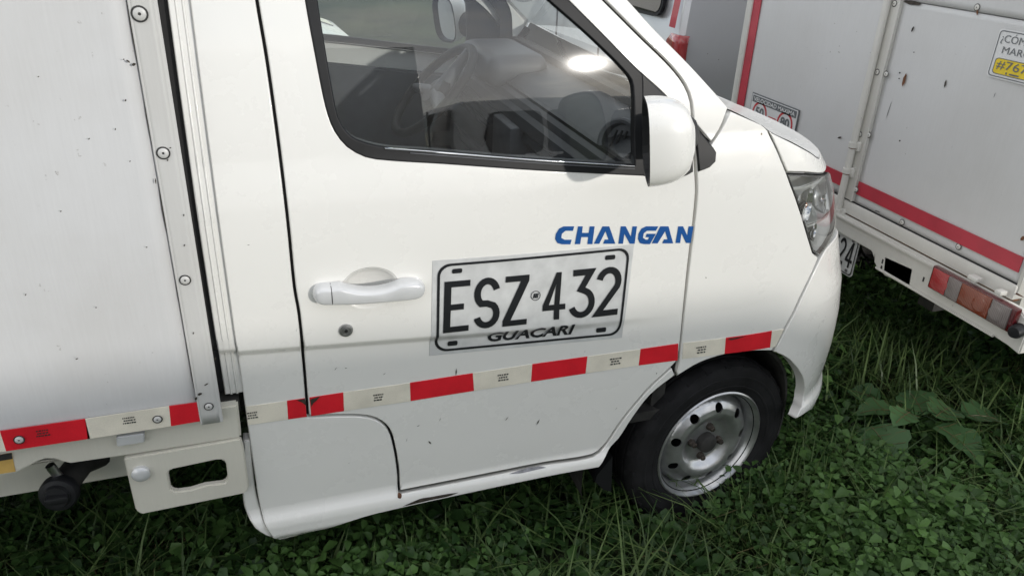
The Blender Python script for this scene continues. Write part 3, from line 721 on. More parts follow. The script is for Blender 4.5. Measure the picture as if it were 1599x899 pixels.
F4 = [[(.50, 0), (.74, 0), (.74, .21), (1, .21), (1, .33), (.74, .33), (.82, 1), (.58, 1), (0, .33), (0, .21), (.50, .21)], [(.27, .33), (.51, .33), (.57, .76)]]
sx = .20; sy = .115
def mid(pts): return np.array([np.array(p) for p in pts])
S_ = np.concatenate([arc(.5, .70, .38, .243, 15, 100, 8), arc(.5, .70, .38, .243, 112, 235, 9), [(.5, .50)], arc(.5, .28, .38, .223, 50, -80, 9), arc(.5, .28, .38, .223, -95, -165, 7)])
T3 = np.concatenate([[(.10, .945), (.80, .945), (.42, .60)], arc(.46, .315, .42, .258, 70, -90, 12), arc(.46, .315, .42, .258, -105, -160, 5)])
T2 = np.concatenate([arc(.5, .70, .40, .243, 165, -25, 14), [(.10, .057), (1.0, .057)]])
def glyph(kind, quad, wd=.115):
    f = quad_map([crop(*p) for p in quad]); w_, h_ = quad[1][0]-quad[0][0], quad[3][1]-quad[0][1]
    if kind in ('E', 'Z', '4'): return [[f(dense(l, 4)) for l in {'E': E_, 'Z': Z_, '4': F4}[kind]]]
    P = {'S': S_, '3': T3, '2': T2}[kind]; ar_ = h_/w_
    R_ = ribbon2d(P*[1, ar_], wd*ar_*1.12)/[1, ar_]
    return [[f(R_)]]
chars = [('E', [(186, 378), (326, 366), (315, 640), (178, 655)]), ('S', [(350, 363), (488, 350), (480, 618), (340, 633)]), ('Z', [(513, 350), (645, 338), (628, 606), (497, 620)]),
         ('4', [(722, 334), (840, 322), (836, 576), (712, 588)]), ('3', [(868, 318), (1004, 305), (992, 562), (862, 577)]), ('2', [(1012, 306), (1145, 292), (1118, 552), (996, 566)])]
for k_, q_ in chars: decal('plate_character', glyph(k_, q_), 'plate_black', st, off=.003)
em = quad_map([crop(650, 427), crop(706, 423), crop(704, 477), crop(650, 481)])
decal('plate_emblem', [[em(arc(.5, .5, .48, .48, 0, 345, 24)), em(arc(.5, .5, .42, .42, 0, 345, 24))]]+[[em(np.array([(.24+d, .25), (.36+d, .25), (.46+d, .72), (.34+d, .72)]))] for d in (0, .17, .34)], 'plate_black', st, off=.003)
gq = quad_map([crop(428, 655), crop(892, 605), crop(878, 660), crop(418, 702)])
v_, f_ = text2d('GUACARI', .14, .03)
mesh_obj('city_lettering', surf(gq(v_)[:, 0], gq(v_)[:, 1], .0032), f_, 'plate_black', st)
# ---- brand lettering above the sticker
CH = [[(887, 80), (830, 80), (806, 92), (788, 120), (784, 148), (796, 170), (820, 177), (866, 177), (873, 152), (835, 152), (817, 142), (820, 120), (840, 104), (880, 104)],
      [(908, 80), (933, 80), (929, 115), (965, 115), (971, 80), (997, 80), (985, 176), (958, 176), (963, 138), (925, 138), (919, 176), (890, 176)],
      [(1040, 80), (1076, 80), (1109, 174), (1043, 174), (1052, 151), (1072, 151), (1056, 106), (1022, 174), (993, 174)],
      [(1139, 80), (1165, 80), (1193, 136), (1202, 80), (1226, 80), (1213, 174), (1187, 174), (1158, 120), (1150, 174), (1125, 174)],
      [(1341, 80), (1275, 80), (1250, 92), (1234, 120), (1231, 148), (1241, 170), (1262, 176), (1296, 176), (1328, 120), (1278, 120), (1272, 139), (1292, 139), (1285, 152), (1274, 152), (1258, 142), (1262, 118), (1280, 104), (1328, 104)],
      [(1352, 80), (1396, 80), (1421, 172), (1362, 172), (1372, 150), (1391, 150), (1378, 106), (1337, 172), (1306, 172)],
      [(1449, 80), (1475, 80), (1497, 130), (1505, 80), (1531, 80), (1516, 170), (1491, 170), (1466, 116), (1459, 170), (1434, 170)]]
br = None
for l_ in CH: decal('brand_letter', [[np.array([crop(*p) for p in l_])]], 'brand_blue', door)
# ---- reflective tape along the cab
def tseg(q, red, who, n=6):
    c = [SZ(*p) for p in q]; return panel('tape_segment', dense(c, n), 'tape_red' if red else 'tape_white', who, off=.0016, g=0, w=.0006, thick=.0014)
def fineprint(x, y, who):
    for dy, ww in ((-4, 15), (0, 11), (4, 13)):
        x_ = x-ww/2; y_ = y+dy
        while x_ < x+ww/2:
            l_ = random.uniform(1.5, 4); f = [SZ(x_, y_-1.0-.14*(x_-x)), SZ(x_+l_, y_-1.0-.14*(x_+l_-x)), SZ(x_+l_, y_+1.0-.14*(x_+l_-x)), SZ(x_, y_+1.0-.14*(x_-x))]
            FP.append([np.array(f)]); x_ += l_+random.uniform(.8, 1.6)
edges = [(483, 620, 486, 649), (536, 612, 537, 641), (640, 597, 641, 625.5), (738, 582, 740, 609.5), (831, 568, 829, 595.5), (917, 556, 914, 582.5), (1000, 544.5, 997, 570), (1059, 536, 1058, 562)]
FP = []
for i in range(len(edges)-1):
    a, b = edges[i], edges[i+1]; ts = tseg([(a[0], a[1]), (b[0], b[1]), (b[2], b[3]), (a[2], a[3])], i % 2 == 0, T)
for x, y in ((590, 619), (784, 588), (959, 563)): fineprint(x, y, T)
tseg([(384, 634), (448, 625), (450, 654), (387, 663)], False, T); tseg([(448, 625), (476, 621), (479, 650), (450, 654)], True, T)
tseg([(1067, 535), (1133, 527), (1131, 552), (1065, 560)], False, T); tseg([(1133, 527), (1205, 516), (1202, 542), (1131, 552)], True, T); tseg([(1205, 516), (1224, 513), (1210, 541), (1202, 542)], False, T)
fineprint(393, 647, T); fineprint(1094, 545, T)
decal('tape_print', FP, 'print_black', T, off=.0032)['kind'] = 'stuff'
for isl_ in [[np.array([SZ(*p) for p in [(484, 622), (500, 617), (494, 624), (489, 628), (486, 634)]])], [np.array([SZ(*p) for p in [(462, 623), (476, 621), (478, 632), (472, 627)]])], [np.array([SZ(*p) for p in [(1136, 528), (1165, 523), (1150, 528), (1140, 530)]])]]: decal("torn_tape_edge", [isl_], "brown_hub", T, off=.0034)
# ---- wheels
WY = .075
HUB = np.array([PY(1105, 698, WY)[0]+.012, 0, .245])
def make_wheel(name, c, yface, sgn, steer, parent):
    ax = Matrix.Rotation(math.radians(steer), 3, 'Z') @ Vector((0, -sgn, 0))     # points outwards
    C0 = Vector((c[0], yface, c[2]))
    whl = lathe(name, [(.172, -.15), (.20, -.155), (.245, -.157), (.268, -.152), (.280, -.142), (.284, -.125), (.284, -.118), (.277, -.117), (.277, -.109), (.2845, -.108), (.2848, -.084), (.278, -.083), (.278, -.075), (.2848, -.074), (.2845, -.048), (.277, -.047), (.277, -.039), (.284, -.038), (.2835, -.028), (.281, -.016), (.274, -.006), (.2725, -.007), (.266, -.0015), (.258, .002), (.245, .0045), (.243, .0062), (.238, .0062), (.236, .0048), (.22, .0045), (.214, .003), (.212, .0045), (.208, .004), (.206, .0015), (.200, .0), (.189, -.006), (.180, -.012), (.172, -.018)], C0, ax, 'tyre_rubber', parent, seg=72, angle=25)
    # rim: flange, barrel, dished disc with nine round holes
    lathe('rim_flange', [(.176, -.018), (.186, -.010), (.188, -.005), (.184, -.002), (.178, -.006), (.174, -.018), (.168, -.024), (.164, -.05), (.160, -.075), (.160, -.15)], C0, ax, 'rim_silver', whl, seg=64)
    u = ax.orthogonal().normalized(); v = ax.cross(u)
    def dep(r): return float(np.interp(r, [0, .055, .068, .076, .092, .108, .125, .145, .160, .163], [-.034, -.034, -.036, -.030, -.014, -.0085, -.013, -.027, -.055, -.060]))
    bm = bmesh.new(); edges_ = []
    def loop(pts):
        vs = [bm.verts.new((p[0], p[1], 0)) for p in pts]; edges_.extend(bm.edges.new((vs[i], vs[(i+1) % len(vs)])) for i in range(len(vs)))
    loop(arc(0, 0, .163, .163, 0, 355, 72)); loop(arc(0, 0, .028, .028, 0, 345, 24))
    for k in range(9):
        a = 2*math.pi*k/9+.3; loop(arc(.127*math.cos(a), .127*math.sin(a), .0145, .0145, 0, 342, 20))
    bmesh.ops.triangle_fill(bm, edges=edges_, use_beauty=True)
    for r in (.06, .068, .072, .076, .082, .088, .094, .100, .106, .112, .118, .124, .130, .136, .142, .148, .154): pass
    bmesh.ops.subdivide_edges(bm, edges=[e for e in bm.edges if e.calc_length() > .02], cuts=2)
    bmesh.ops.triangulate(bm, faces=bm.faces[:])
    bmesh.ops.subdivide_edges(bm, edges=[e for e in bm.edges if e.calc_length() > .012], cuts=1)
    bmesh.ops.triangulate(bm, faces=bm.faces[:]); bmesh.ops.subdivide_edges(bm, edges=[e for e in bm.edges if e.calc_length() > .009], cuts=1); bmesh.ops.triangulate(bm, faces=bm.faces[:])
    for q in bm.verts:
        x, y = q.co.x, q.co.y; q.co = C0+u*x+v*y+ax*dep(math.hypot(x, y))
    be = [e for e in bm.edges if len(e.link_faces) == 1]
    r_ = bmesh.ops.extrude_edge_only(bm, edges=be)
    bmesh.ops.translate(bm, verts=[g_ for g_ in r_['geom'] if isinstance(g_, bmesh.types.BMVert)], vec=-ax*.004)
    bm_obj('rim_disc', bm, 'rim_silver', whl, angle=50)
    lathe('hub_cap', [(0, -.006), (.022, -.007), (.029, -.011), (.031, -.020), (.0315, -.05)], C0, ax, 'under_dark', whl, seg=28)
    lathe('brake_drum', [(0, -.085), (.155, -.085), (.155, -.14)], C0, ax, 'under_dark', whl, seg=36)
    for k in range(4):
        a = 2*math.pi*k/4+.62; p = C0+u*(.052*math.cos(a))+v*(.052*math.sin(a))
        lathe('lug_nut', [(.0125, -.038), (.0115, -.024), (.0088, -.022), (.0085, -.013), (.007, -.011), (0, -.011)], p, ax, 'brown_hub', whl, seg=6, angle=20)
    for k in range(26):        # shoulder blocks of the tread
        a = 2*math.pi*k/26; e = u*math.cos(a)+v*math.sin(a); t_ = -u*math.sin(a)+v*math.cos(a)
        P8 = [C0+e*r+ax*h+t_*w for r, h, w in ((.268, -.004, -.006), (.268, -.004, .012), (.2862, -.030, .018), (.2862, -.030, -.0), (.2755, -.0035, -.006), (.2755, -.0035, .012))]
        mesh_obj('tread_block', P8, [(0, 4, 3), (1, 2, 5), (4, 5, 2, 3), (0, 1, 5, 4)], 'tyre_rubber', whl)
    return whl
wh = make_wheel('front_wheel', HUB, WY, 1, 7, T)
make_wheel('front_wheel', HUB, W-WY, -1, 7, T)
RH = np.array([-1.55, 0, .285])
make_wheel('rear_wheel', RH, .10, 1, 0, T); make_wheel('rear_wheel', RH, W-.10, -1, 0, T)
# wheel arch liner, mud flap
for mir in (False, True):
    lv = []; lf = []
    for i in range(25):
        a = math.radians(-10+205*i/24)
        for r, y in ((.375, .024), (.365, .06), (.36, .40), (.10, .42)):
            X_ = 1.125+r*.97*math.cos(a); y_ = max(y, float(surf(max(X_, 0)+.03, .45)[1])+.03 if X_ > 1.2 else y)
            yy = y_ if not mir else W-y_; lv.append((X_, yy, .265+r*math.sin(a)))
    for i in range(24):
        for k in range(3): lf.append((i*4+k, i*4+k+1, (i+1)*4+k+1, (i+1)*4+k))
    mesh_obj('wheel_arch_liner', lv, lf, 'under_dark', T, smooth=False)
mf = [PY(*p, .07) for p in [(928, 734), (952, 706), (950, 760), (938, 757), (925, 745)]]
prism('mud_flap', [(p[0], p[2]) for p in mf], 1, .05, .26, 'black_plastic', T)
# ---- under the cab and bed
box('cab_floor', (-.05, .06, .40), (1.0, 1.44, .43), 'under_dark', T)
box('firewall', (.98, .08, .42), (1.02, 1.42, 1.22), 'under_dark', T)
box('engine_bay_floor', (1.0, .44, .30), (1.60, 1.06, .34), 'under_dark', T)
for y in (.42, 1.02):
    box('frame_rail', (-2.55, y, .40), (1.45, y+.06, .50), 'under_dark', T)
box('inner_sill', (-.06, .05, .30), (.80, .30, .40), 'under_dark', T)
tube('rear_axle', [(-1.55, .12, .285), (-1.55, 1.38, .285)], .04, 'under_dark', T)
tube('front_axle', [(HUB[0], .12, .285), (HUB[0], 1.38, .285)], .03, 'under_dark', T)
# ---- bed rail under the cargo box
BY = -.022
def XZ(p, Y): q = PY(p[0], p[1], Y); return (q[0], q[2])
ra = [XZ(p, .0) for p in [(372, 636), (377, 683), (193, 712), (110, 724), (96, 721), (86, 717), (70, 717), (58, 721), (44, 729), (24, 739), (0, 743)]]
zr = ra[-1][1]
rail = [(ra[0][0], .688)]+ra[1:]+[(-2.5, zr), (-2.5, .688)]
prism('bed_side_rail', rail, 1, .0, .03, 'chassis_paint', T, bev=.004)
prism('bed_side_rail', [(-2.5, .50), (-.085, .60), (-.085, .688), (-2.5, .688)], 1, W-.03, W, 'chassis_paint', T, bev=.004)
box('bed_floor', (-2.5, .02, .66), (-.09, 1.48, .69), 'under_dark', T)
# inner frame channel seen below the rail
ch = [XZ(p, .14) for p in [(-30, 735), (196, 700), (196, 744), (-30, 789)]]
ex = (ch[0][1]-ch[3][1])
prism('bed_cross_rail', [(-2.5, ch[3][1]+.0), (-2.5, ch[3][1]+ex)]+[(ch[1][0], ch[1][1]), (ch[1][0], ch[2][1])], 1, .14, .18, 'chassis_paint', T, bev=.004)
# bracket plate with oblong hole
pl = [XZ(p, -.004) for p in [(193, 716), (376, 685), (380, 697), (389, 760), (384, 770), (221, 803), (212, 797)]]
ho = [XZ(p, -.004) for p in [(262, 738), (267, 733), (338, 718), (349, 718), (353, 724), (356, 746), (351, 754), (320, 758), (297, 765), (275, 768), (267, 764)]]
sp = prism('step_plate', pl, 1, -.004, .012, 'chassis_paint', T, bev=.003, holes=[ho])
kb = PY(220, 738, -.006); lathe('rubber_stop', [(.0185, -.002), (.0185, .006), (.015, .010), (.006, .012), (0, .012)], kb, (0, -1, 0), 'handle_paint', sp, seg=28)
tb = [XZ(p, -.01) for p in [(182, 680), (226, 674), (226, 688), (183, 695)]]
prism('bed_tab', tb, 1, -.016, .0, 'handle_paint', T, bev=.002)
yl = [XZ(p, -.002) for p in [(-12, 712), (18, 707), (24, 736), (-8, 741)]]
prism('caution_label', yl, 1, -.0016, .0008, 'amber_label', T)
ylb = [XZ(p, -.003) for p in [(-12, 712), (18, 707), (19.5, 716), (-10, 721)]]; prism('caution_label_band', ylb, 1, -.003, -.0017, 'print_black', T)
# fuel filler
fc = PY(92, 770, .03)
cp = lathe('fuel_cap', [(0, .020), (.024, .020), (.027, .012), (.036, .010), (.0395, .004), (.0395, -.012), (.034, -.016), (.028, -.02)], fc, (-.12, -1, .18), 'black_plastic', T, seg=36)
box('cap_grip', (fc[0]-.022, fc[1]-.032, fc[2]-.006), (fc[0]+.024, fc[1]-.012, fc[2]+.012), 'black_plastic', cp, bev=.005)
tube('filler_neck', [fc+[0, .015, 0], fc+[.03, .10, .0], fc+[.10, .16, -.015], fc+[.25, .26, -.06]], .030, 'under_dark', T, seg=16)
tube('breather_hose', [PY(78, 726, .05), PY(90, 742, .05), PY(100, 752, .05), PY(110, 764, .06)], .010, 'steel', T)
box('fuel_tank', (-.95, .45, .22), (-.15, .95, .46), 'under_dark', T, bev=.03)
# ---- cargo box
xs = PY(250, 300, BY)[0]; xe = PY(300, 365, BY)[0]
xe = float(np.mean([PY(x, y, BY)[0] for x, y in ((235, 0), (273, 215), (311, 450), (345, 640))])); xs = float(np.mean([PY(x, y, BY)[0] for x, y in ((198, 0), (232, 210), (279, 450), (314, 640))]))
cb = box('cargo_box', (-2.52, BY+.012, .692), (xe-.006, W-BY-.012, 2.25), 'box_sheet', T)
# side sheet with slightly wavy surface
def wavy(name, x0, x1, z0, z1, y, amp, mat, parent, nx=60, nz=50):
    X, Zz = np.meshgrid(np.linspace(x0, x1, nx), np.linspace(z0, z1, nz)); 
    e = np.minimum(np.minimum(X-x0, x1-X), np.minimum(Zz-z0, z1-Zz)); f = np.clip(e/.08, 0, 1)
    Yy = y+amp*f*(np.sin(X*6.2+1)*np.cos(Zz*4.3+.5)+.6*np.sin(X*11+Zz*7))
    V = np.stack([X, Yy, Zz], -1).reshape(-1, 3); F = [(j*nx+i, j*nx+i+1, (j+1)*nx+i+1, (j+1)*nx+i) for j in range(nz-1) for i in range(nx-1)]
    o = mesh_obj(name, V, F, mat, parent, smooth=True); m_ = o.modifiers.new('thick', 'SOLIDIFY'); m_.thickness = .006; m_.offset = -1; return o
wavy('side_sheet', -2.50, xs+.004, .694, 2.22, BY+.002, .0016, 'box_sheet', cb)
tr = wavy('corner_trim', xs, xe, .668, 2.24, BY-.004, .0008, 'box_trim', cb, nx=6, nz=60)
tube('trim_roll', [(xs+.001, BY-.003, .670), (xs+.001, BY-.003, 2.23)], .0022, 'box_trim', cb, seg=8)
_zz = np.arange(.672, 1.75, .03); tube('seam_grime', [(xs-.0012+.0008*math.sin(z*37), BY-.0012, z) for z in _zz], [.0006+.0012*abs(math.sin(z*23)*math.cos(z*11)) for z in _zz], 'brown_hub', cb, seg=6)
tube('corner_roll', [(xe, BY+.002, .668), (xe, BY+.002, 2.24)], .006, 'box_trim', cb, seg=10)
box('roof_trim', (-2.53, BY-.004, 2.21), (xe, BY+.03, 2.26), 'box_trim', cb, bev=.004)
def rivet(name, p, ax, r, parent, mat='box_trim'):
    o = lathe(name, [(r*1.12, -.001), (r*1.12, .0006), (r*1.0, .0006), (r*.98, .002), (r*.7, .0036), (r*.28, .0038), (r*.22, .0022), (0, .0022)], p, ax, mat, parent, seg=20)
    ax = np.array(ax, float)
    lathe('rivet_washer', [(r*1.12, .0), (r*1.3, .0010), (r*1.02, .0013)], p, ax, 'print_black', o, seg=20)
    lathe('rivet_pin', [(r*.24, .0018), (r*.2, .0030), (0, .0030)], np.array(p), ax, 'print_black', o, seg=10)
    return o
for (x, y, r) in ((218, 22, .0105), (255, 239, .0092), (289, 437, .0085), (326, 634, .0075), (246, 654, .0075), (30, 686, .0078)):
    rivet('rivet', PY(x, y, BY-.005), (0, -1, 0), r, cb)
for (x, y, l, wd, a) in ((200, 96, 8, 3, -35), (193, 93, 3, 2, 0), (209, 101, 7, 5, 20), (196, 157, 4, 3, 60), (180, 202, 4, 2, 80), (139, 217, 4, 2, 40), (229, 386, 3, 2, 0), (203, 252, 3, 2, 50), (266, 231, 3, 2, 0), (262, 250, 4, 2, 70), (287, 336, 4, 2, 80), (288, 383, 4, 2, 60), (243, 283, 2, 10, 8), (302, 520, 4, 2, 70), (312, 615, 8, 4, 20), (306, 622, 6, 4, 60), (336, 560, 5, 3, 60), (322, 600, 8, 2, 30), (60, 120, 3, 2, 0), (95, 330, 3, 2, 30), (40, 460, 4, 2, 60), (150, 480, 3, 2, 0), (120, 560, 5, 2, 20)):
    a = math.radians(a); p = [(x+math.cos(a)*l*.5*c-math.sin(a)*wd*.5*q, y-math.sin(a)*l*.5*c-math.cos(a)*wd*.5*q) for c, q in ((1, .2), (.2, 1), (-.6, .7), (-1, -.1), (-.3, -1), (.7, -.6))]
    mesh_obj('paint_fleck', [PY(q[0], q[1], BY-.0065) for q in p], [tuple(range(6))], 'brown_hub', cb)
# tape on the box
def flat_tape(q, red, Y, parent):
    c = [PY(*p, Y) for p in q]
    return prism('tape_segment', [(p[0], p[2]) for p in c], 1, Y, Y+.002, 'tape_red' if red else 'tape_white', parent)
TY = BY-.0035
flat_tape([(133, 654), (264, 634), (267, 665), (137, 685)], False, TY, cb); flat_tape([(264, 634), (313, 627.5), (317, 656.5), (267, 665)], True, TY, cb)
p0 = PY(133, 654, TY); p1 = PY(137, 685, TY)
for k in range(9):
    x1_ = p0[0]-.15*k-(0 if k == 0 else .0); x0_ = x1_-.15
    prism('tape_segment', [(x0_, p1[2]), (x1_+(p1[0]-p0[0])*0, p1[2]), (x1_, p0[2]), (x0_, p0[2])], 1, TY, TY+.002, 'tape_red' if k % 2 == 0 else 'tape_white', cb)
def flatprint(x, y, Y, parent):
    V = []; F = []
    for dy, ww in ((-4, 20), (0, 16), (4, 18)):
        x_ = x-ww/2
        while x_ < x+ww/2:
            l_ = random.uniform(1.5, 4); b = len(V)
            for a, c in ((x_, 1), (x_+l_, 1), (x_+l_, -1), (x_, -1)): V.append(PY(a, y+dy+c-.14*(a-x), Y))
            F.append((b, b+1, b+2, b+3)); x_ += l_+random.uniform(.8, 1.6)
    mesh_obj('tape_print', V, F, 'print_black', parent)['kind'] = 'stuff'
flatprint(201, 656, TY-.0012, cb); flatprint(66, 676, TY-.0012, cb)
# ---- inside the cab
def seat(y):
    s = prism('seat_base', [(.10, .62), (.56, .66), (.60, .70), (.60, .76), (.54, .80), (.20, .77), (.10, .80)], 1, y-.23, y+.23, 'seat_side', T, bev=.025)
    prism('seat_back', [(.10, .74), (.22, .76), (.13, 1.12), (.06, 1.30), (.0, 1.31), (-.03, 1.26), (.02, 1.0)], 1, y-.21, y+.21, 'seat_fabric', s, bev=.03)
    box('headrest', (-.03, y-.12, 1.34), (.05, y+.12, 1.52), 'seat_fabric', s, bev=.03, seg=3)
    for dy in (-.05, .05): tube('headrest_post', [(.01, y+dy, 1.28), (.01, y+dy, 1.36)], .006, 'steel', s, seg=8)
seat(.40); seat(1.10)
dash = prism('dashboard', [(.76, .86), (.80, 1.0), (.755, 1.06), (.77, 1.13), (.85, 1.185), (1.0, 1.20), (1.0, .62), (.90, .66)], 1, .06, 1.44, 'dash_plastic', T, bev=.02)
vc = PY(965, 220, .16)
for (x, y, z) in ((vc[0], .16, vc[2]), (vc[0], 1.34, vc[2])):
    vp = lathe('air_vent', [(.060, -.06), (.058, -.01), (.055, .003), (.050, .006), (.043, .002), (.042, -.02), (0, -.02)], (x, y, z), (-.75, -.5 if y < .7 else .5, .35), 'trim_plastic', dash, seg=32)
    for k in (-1, 0, 1):
        tube('vent_slat', [Vector((x, y, z))+Vector((-.003, -.004, 0))+Vector((.0+.01*k, -.012*k*.6, .0))+d for d in (Vector((.010, .0, .026)), Vector((-.010, -.0, -.026)))], .003, 'black_plastic', dash, seg=8)
box('instrument_hood', (.74, .92, 1.13), (.95, 1.30, 1.24), 'dash_plastic', dash, bev=.04, seg=3)
box('glove_box', (.745, .18, .90), (.80, .58, 1.03), 'trim_plastic', dash, bev=.012)
box('console_panel', (.73, .66, .74), (.80, .84, 1.08), 'trim_plastic', dash, bev=.01)
cs = Vector((.60, 1.10, 1.10)); ax_ = Vector((-.72, 0, .69)).normalized(); u_ = Vector((0, 1, 0)); v__ = ax_.cross(u_)
sw = tube('steering_wheel', [cs+(u_*math.cos(a)+v__*math.sin(a))*.185 for a in np.linspace(0, 2*math.pi, 41)[:-1]], .0155, 'under_black', T, seg=12, closed=True)
for a in (.2, math.pi-.2, -math.pi/2): tube('spoke', [cs-ax_*.02, cs+(u_*math.cos(a)+v__*math.sin(a))*.18], [.03, .014], 'trim_plastic', sw, seg=10)
lathe('horn_pad', [(0, .01), (.05, .005), (.06, -.02), (.04, -.05)], cs, ax_, 'black_plastic', sw, seg=24)
tube('steering_column', [cs-ax_*.03, cs-ax_*.35], .035, 'black_plastic', T)
tube('gear_lever', [(.62, .75, .62), (.58, .75, .95)], [.012, .010], 'black_plastic', T); 
lathe('gear_knob', [(0, .03), (.02, .02), (.025, 0), (.018, -.02), (0, -.025)], (.58, .75, .96), (0, 0, 1), 'black_plastic', T, seg=18)
for y in (.055, W-.055-.03):
    prism('door_trim', [(.08, .46), (.70, .46), (.95, .75), (.95, 1.06), (.10, 1.16), (.07, .8)], 1, y, y+.03, 'trim_plastic', T, bev=.008)
for mir in (False, True): panel('pillar_cover', np.array([(-.03, 1.10), (.09, 1.10), (.09, 1.77), (-.03, 1.77)]), 'trim_plastic', T, off=-.035, g=0, w=.004, thick=.02, mirror=mir)
tube('seat_belt', [(.03, .19, 1.6), (.04, .16, 1.2), (.06, .15, .7)], [.004, .004, .004], 'black_plastic', T)
box('rear_view_mirror', (.60, .62, 1.60), (.63, .88, 1.67), 'black_plastic', T, bev=.012)
prism('roof_lining', [(-.05, .19), (.50, .19), (.50, 1.31), (-.05, 1.31)], 2, 1.770, 1.778, 'trim_plastic', T)

# ================================================================== the truck standing ahead, its rear towards us
RX = 2.10
B = thing('box_truck', (3.6, .75, 0), 'white box truck ahead with red striped rear doors and tail lamp, right edge', 'truck')
def YZ(p, X=RX): q = PX(p[0], p[1], X); return (q[1], q[2])
bb = box('cargo_box', (RX+.03, -.03, .70), (RX+2.5, 1.535, 2.25), 'rear_sheet', B, bev=.004)
yc = YZ((1380, 60))[0]
yL = YZ((1137, 140))[0]
zd = .5*(YZ((1318, 316))[1]+YZ((1599, 437))[1]); zb = .5*(YZ((1306, 333))[1]+YZ((1599, 466))[1])
ztop = .5*(YZ((1410, 5))[1]+YZ((1599, 25))[1])
def wavy_x(name, y0, y1, z0, z1, x, amp, mat, parent, ny=30, nz=40):
    Yy, Zz = np.meshgrid(np.linspace(y0, y1, ny), np.linspace(z0, z1, nz)); e = np.minimum(np.minimum(Yy-y0, y1-Yy), np.minimum(Zz-z0, z1-Zz)); f = np.clip(e/.1, 0, 1)
    X = x+amp*f*(np.sin(Yy*7+1)*np.cos(Zz*5)+.5*np.sin(Yy*12+Zz*6)); V = np.stack([X, Yy, Zz], -1).reshape(-1, 3)
    F = [(j*ny+i, (j+1)*ny+i, (j+1)*ny+i+1, j*ny+i+1) for j in range(nz-1) for i in range(ny-1)]
    o = mesh_obj(name, V, F, mat, parent, smooth=True); m_ = o.modifiers.new('thick', 'SOLIDIFY'); m_.thickness = .02; m_.offset = -1; return o
yp0 = YZ((1410, 0))[0]; yp1 = YZ((1391, 0))[0]         # post edges
yS = YZ((1143, 167))[0]
wavy_x('rear_door', -.02, yp0-.002, zd, ztop-.003, RX, .002, 'rear_sheet', B)
wavy_x('rear_door', yp1+.004, yS-.003, zd, 2.2, RX+.004, .002, 'rear_sheet', B)
wavy_x('rear_door_top', -.02, yp0-.002, ztop, 2.2, RX-.002, .001, 'rear_sheet', B)
box('door_frame', (RX-.006, yS+.002, .70), (RX+.05, 1.535, 2.25), 'rear_frame', B, bev=.004)
box('frame_edge', (RX-.010, 1.515, .70), (RX+.05, 1.54, 2.25), 'rear_frame', B, bev=.003)
box('door_frame', (RX-.004, -.035, .70), (RX+.05, -.022, 2.25), 'rear_frame', B, bev=.003)
# centre post with folded edge and the lock rod in front of it
box('centre_post', (RX-.010, yp0-.004, zd+.002), (RX+.02, yp1-.004, 2.2), 'rear_frame', B, bev=.003)
box('post_fold', (RX-.014, yp0-.006, zd+.002), (RX-.008, yp0+.004, 2.2), 'rear_frame', B, bev=.002)
yr = np.mean([YZ((1391, 3), RX-.025)[0], YZ((1319, 262), RX-.025)[0]])
zr0 = PX(1308, 335, RX-.025)[2]
rod = tube('lock_rod', [(RX-.025, yr, zr0), (RX-.025, yr, 2.2)], .0125, 'rear_frame', B, seg=16)
for (x, y) in ((1332, 226), (1322, 266), (1309, 330)):
    z = PX(x, y, RX-.025)[2]; lathe('rod_clamp', [(.0126, -.010), (.0165, -.009), (.0165, .009), (.0126, .010)], (RX-.025, yr, z), (0, 0, 1), 'rear_frame', rod, seg=20)
    lathe('clamp_rust', [(.0127, -.0135), (.0140, -.012), (.0140, -.0105)], (RX-.025, yr, z), (0, 0, 1), 'rust', rod, seg=20)
    box('rod_bracket', (RX-.022, yr-.028, z-.02), (RX-.009, yr-.008, z+.015), 'rear_frame', B, bev=.003)
for (x, y) in ((1397, 6), (1370, 113), (1384, 116), (1343, 210), (1357, 211), (1526, 12), (1409, 347), (1497, 385), (1337, 296)):
    p = PX(x, y, RX-.010 if x < 1400 else RX-.002); rivet('rivet', p, (-1, 0, 0), .0085, B, 'rear_frame')
# sill beam and bumper
box('door_sill', (RX-.012, -.03, zb+.003), (RX+.05, 1.52, zd-.004), 'rear_frame', B, bev=.004)
box('rust_seam', (RX-.006, -.03, zb-.001), (RX+.02, 1.50, zb+.0035), 'rust', B)
box('seam_shadow_strip', (RX-.002, -.03, zd-.0045), (RX+.02, 1.50, zd+.001), 'dark_gap', B)
bp = [YZ(p, RX-.03) for p in [(1373, 428), (1452, 472), (1573, 525), (1599, 548)]]
bot = (bp[0][1]+bp[1][1]+bp[2][1])/3+.004; nl = YZ((1374, 405))[0]; zn = YZ((1350, 379))[1]
hol = [YZ(p) for p in [(1392, 398), (1437, 418), (1432, 446), (1389, 428)]]
prism('rear_bumper', [(1.51, zb-.002), (-.075, zb-.002), (-.12, zb-.03), (-.12, bot-.014), (-.075, bot-.006), (.03, bot), (nl-.02, bot), (nl-.004, bot+.012), (nl, bot+.03), (nl+.002, zn-.02), (nl+.02, zn), (1.0, zn), (1.01, bot), (1.51, bot)], 0, RX-.03, RX-.004, 'rear_frame', B, bev=.004, holes=[hol])
prism('bumper_flange', [(1.51, zb-.001), (-.04, zb-.001), (-.04, zb-.014), (1.51, zb-.014)], 0, RX-.04, RX-.028, 'rear_frame', B, bev=.003)
prism('bumper_lip', [(-.03, bot-.006), (nl-.02, bot-.006), (nl-.02, bot+.004), (-.03, bot+.004)], 0, RX-.036, RX-.028, 'rear_frame', B, bev=.003)
box('under_beam', (RX+.10, .02, .55), (RX+.16, 1.5, .66), 'rear_frame', B)
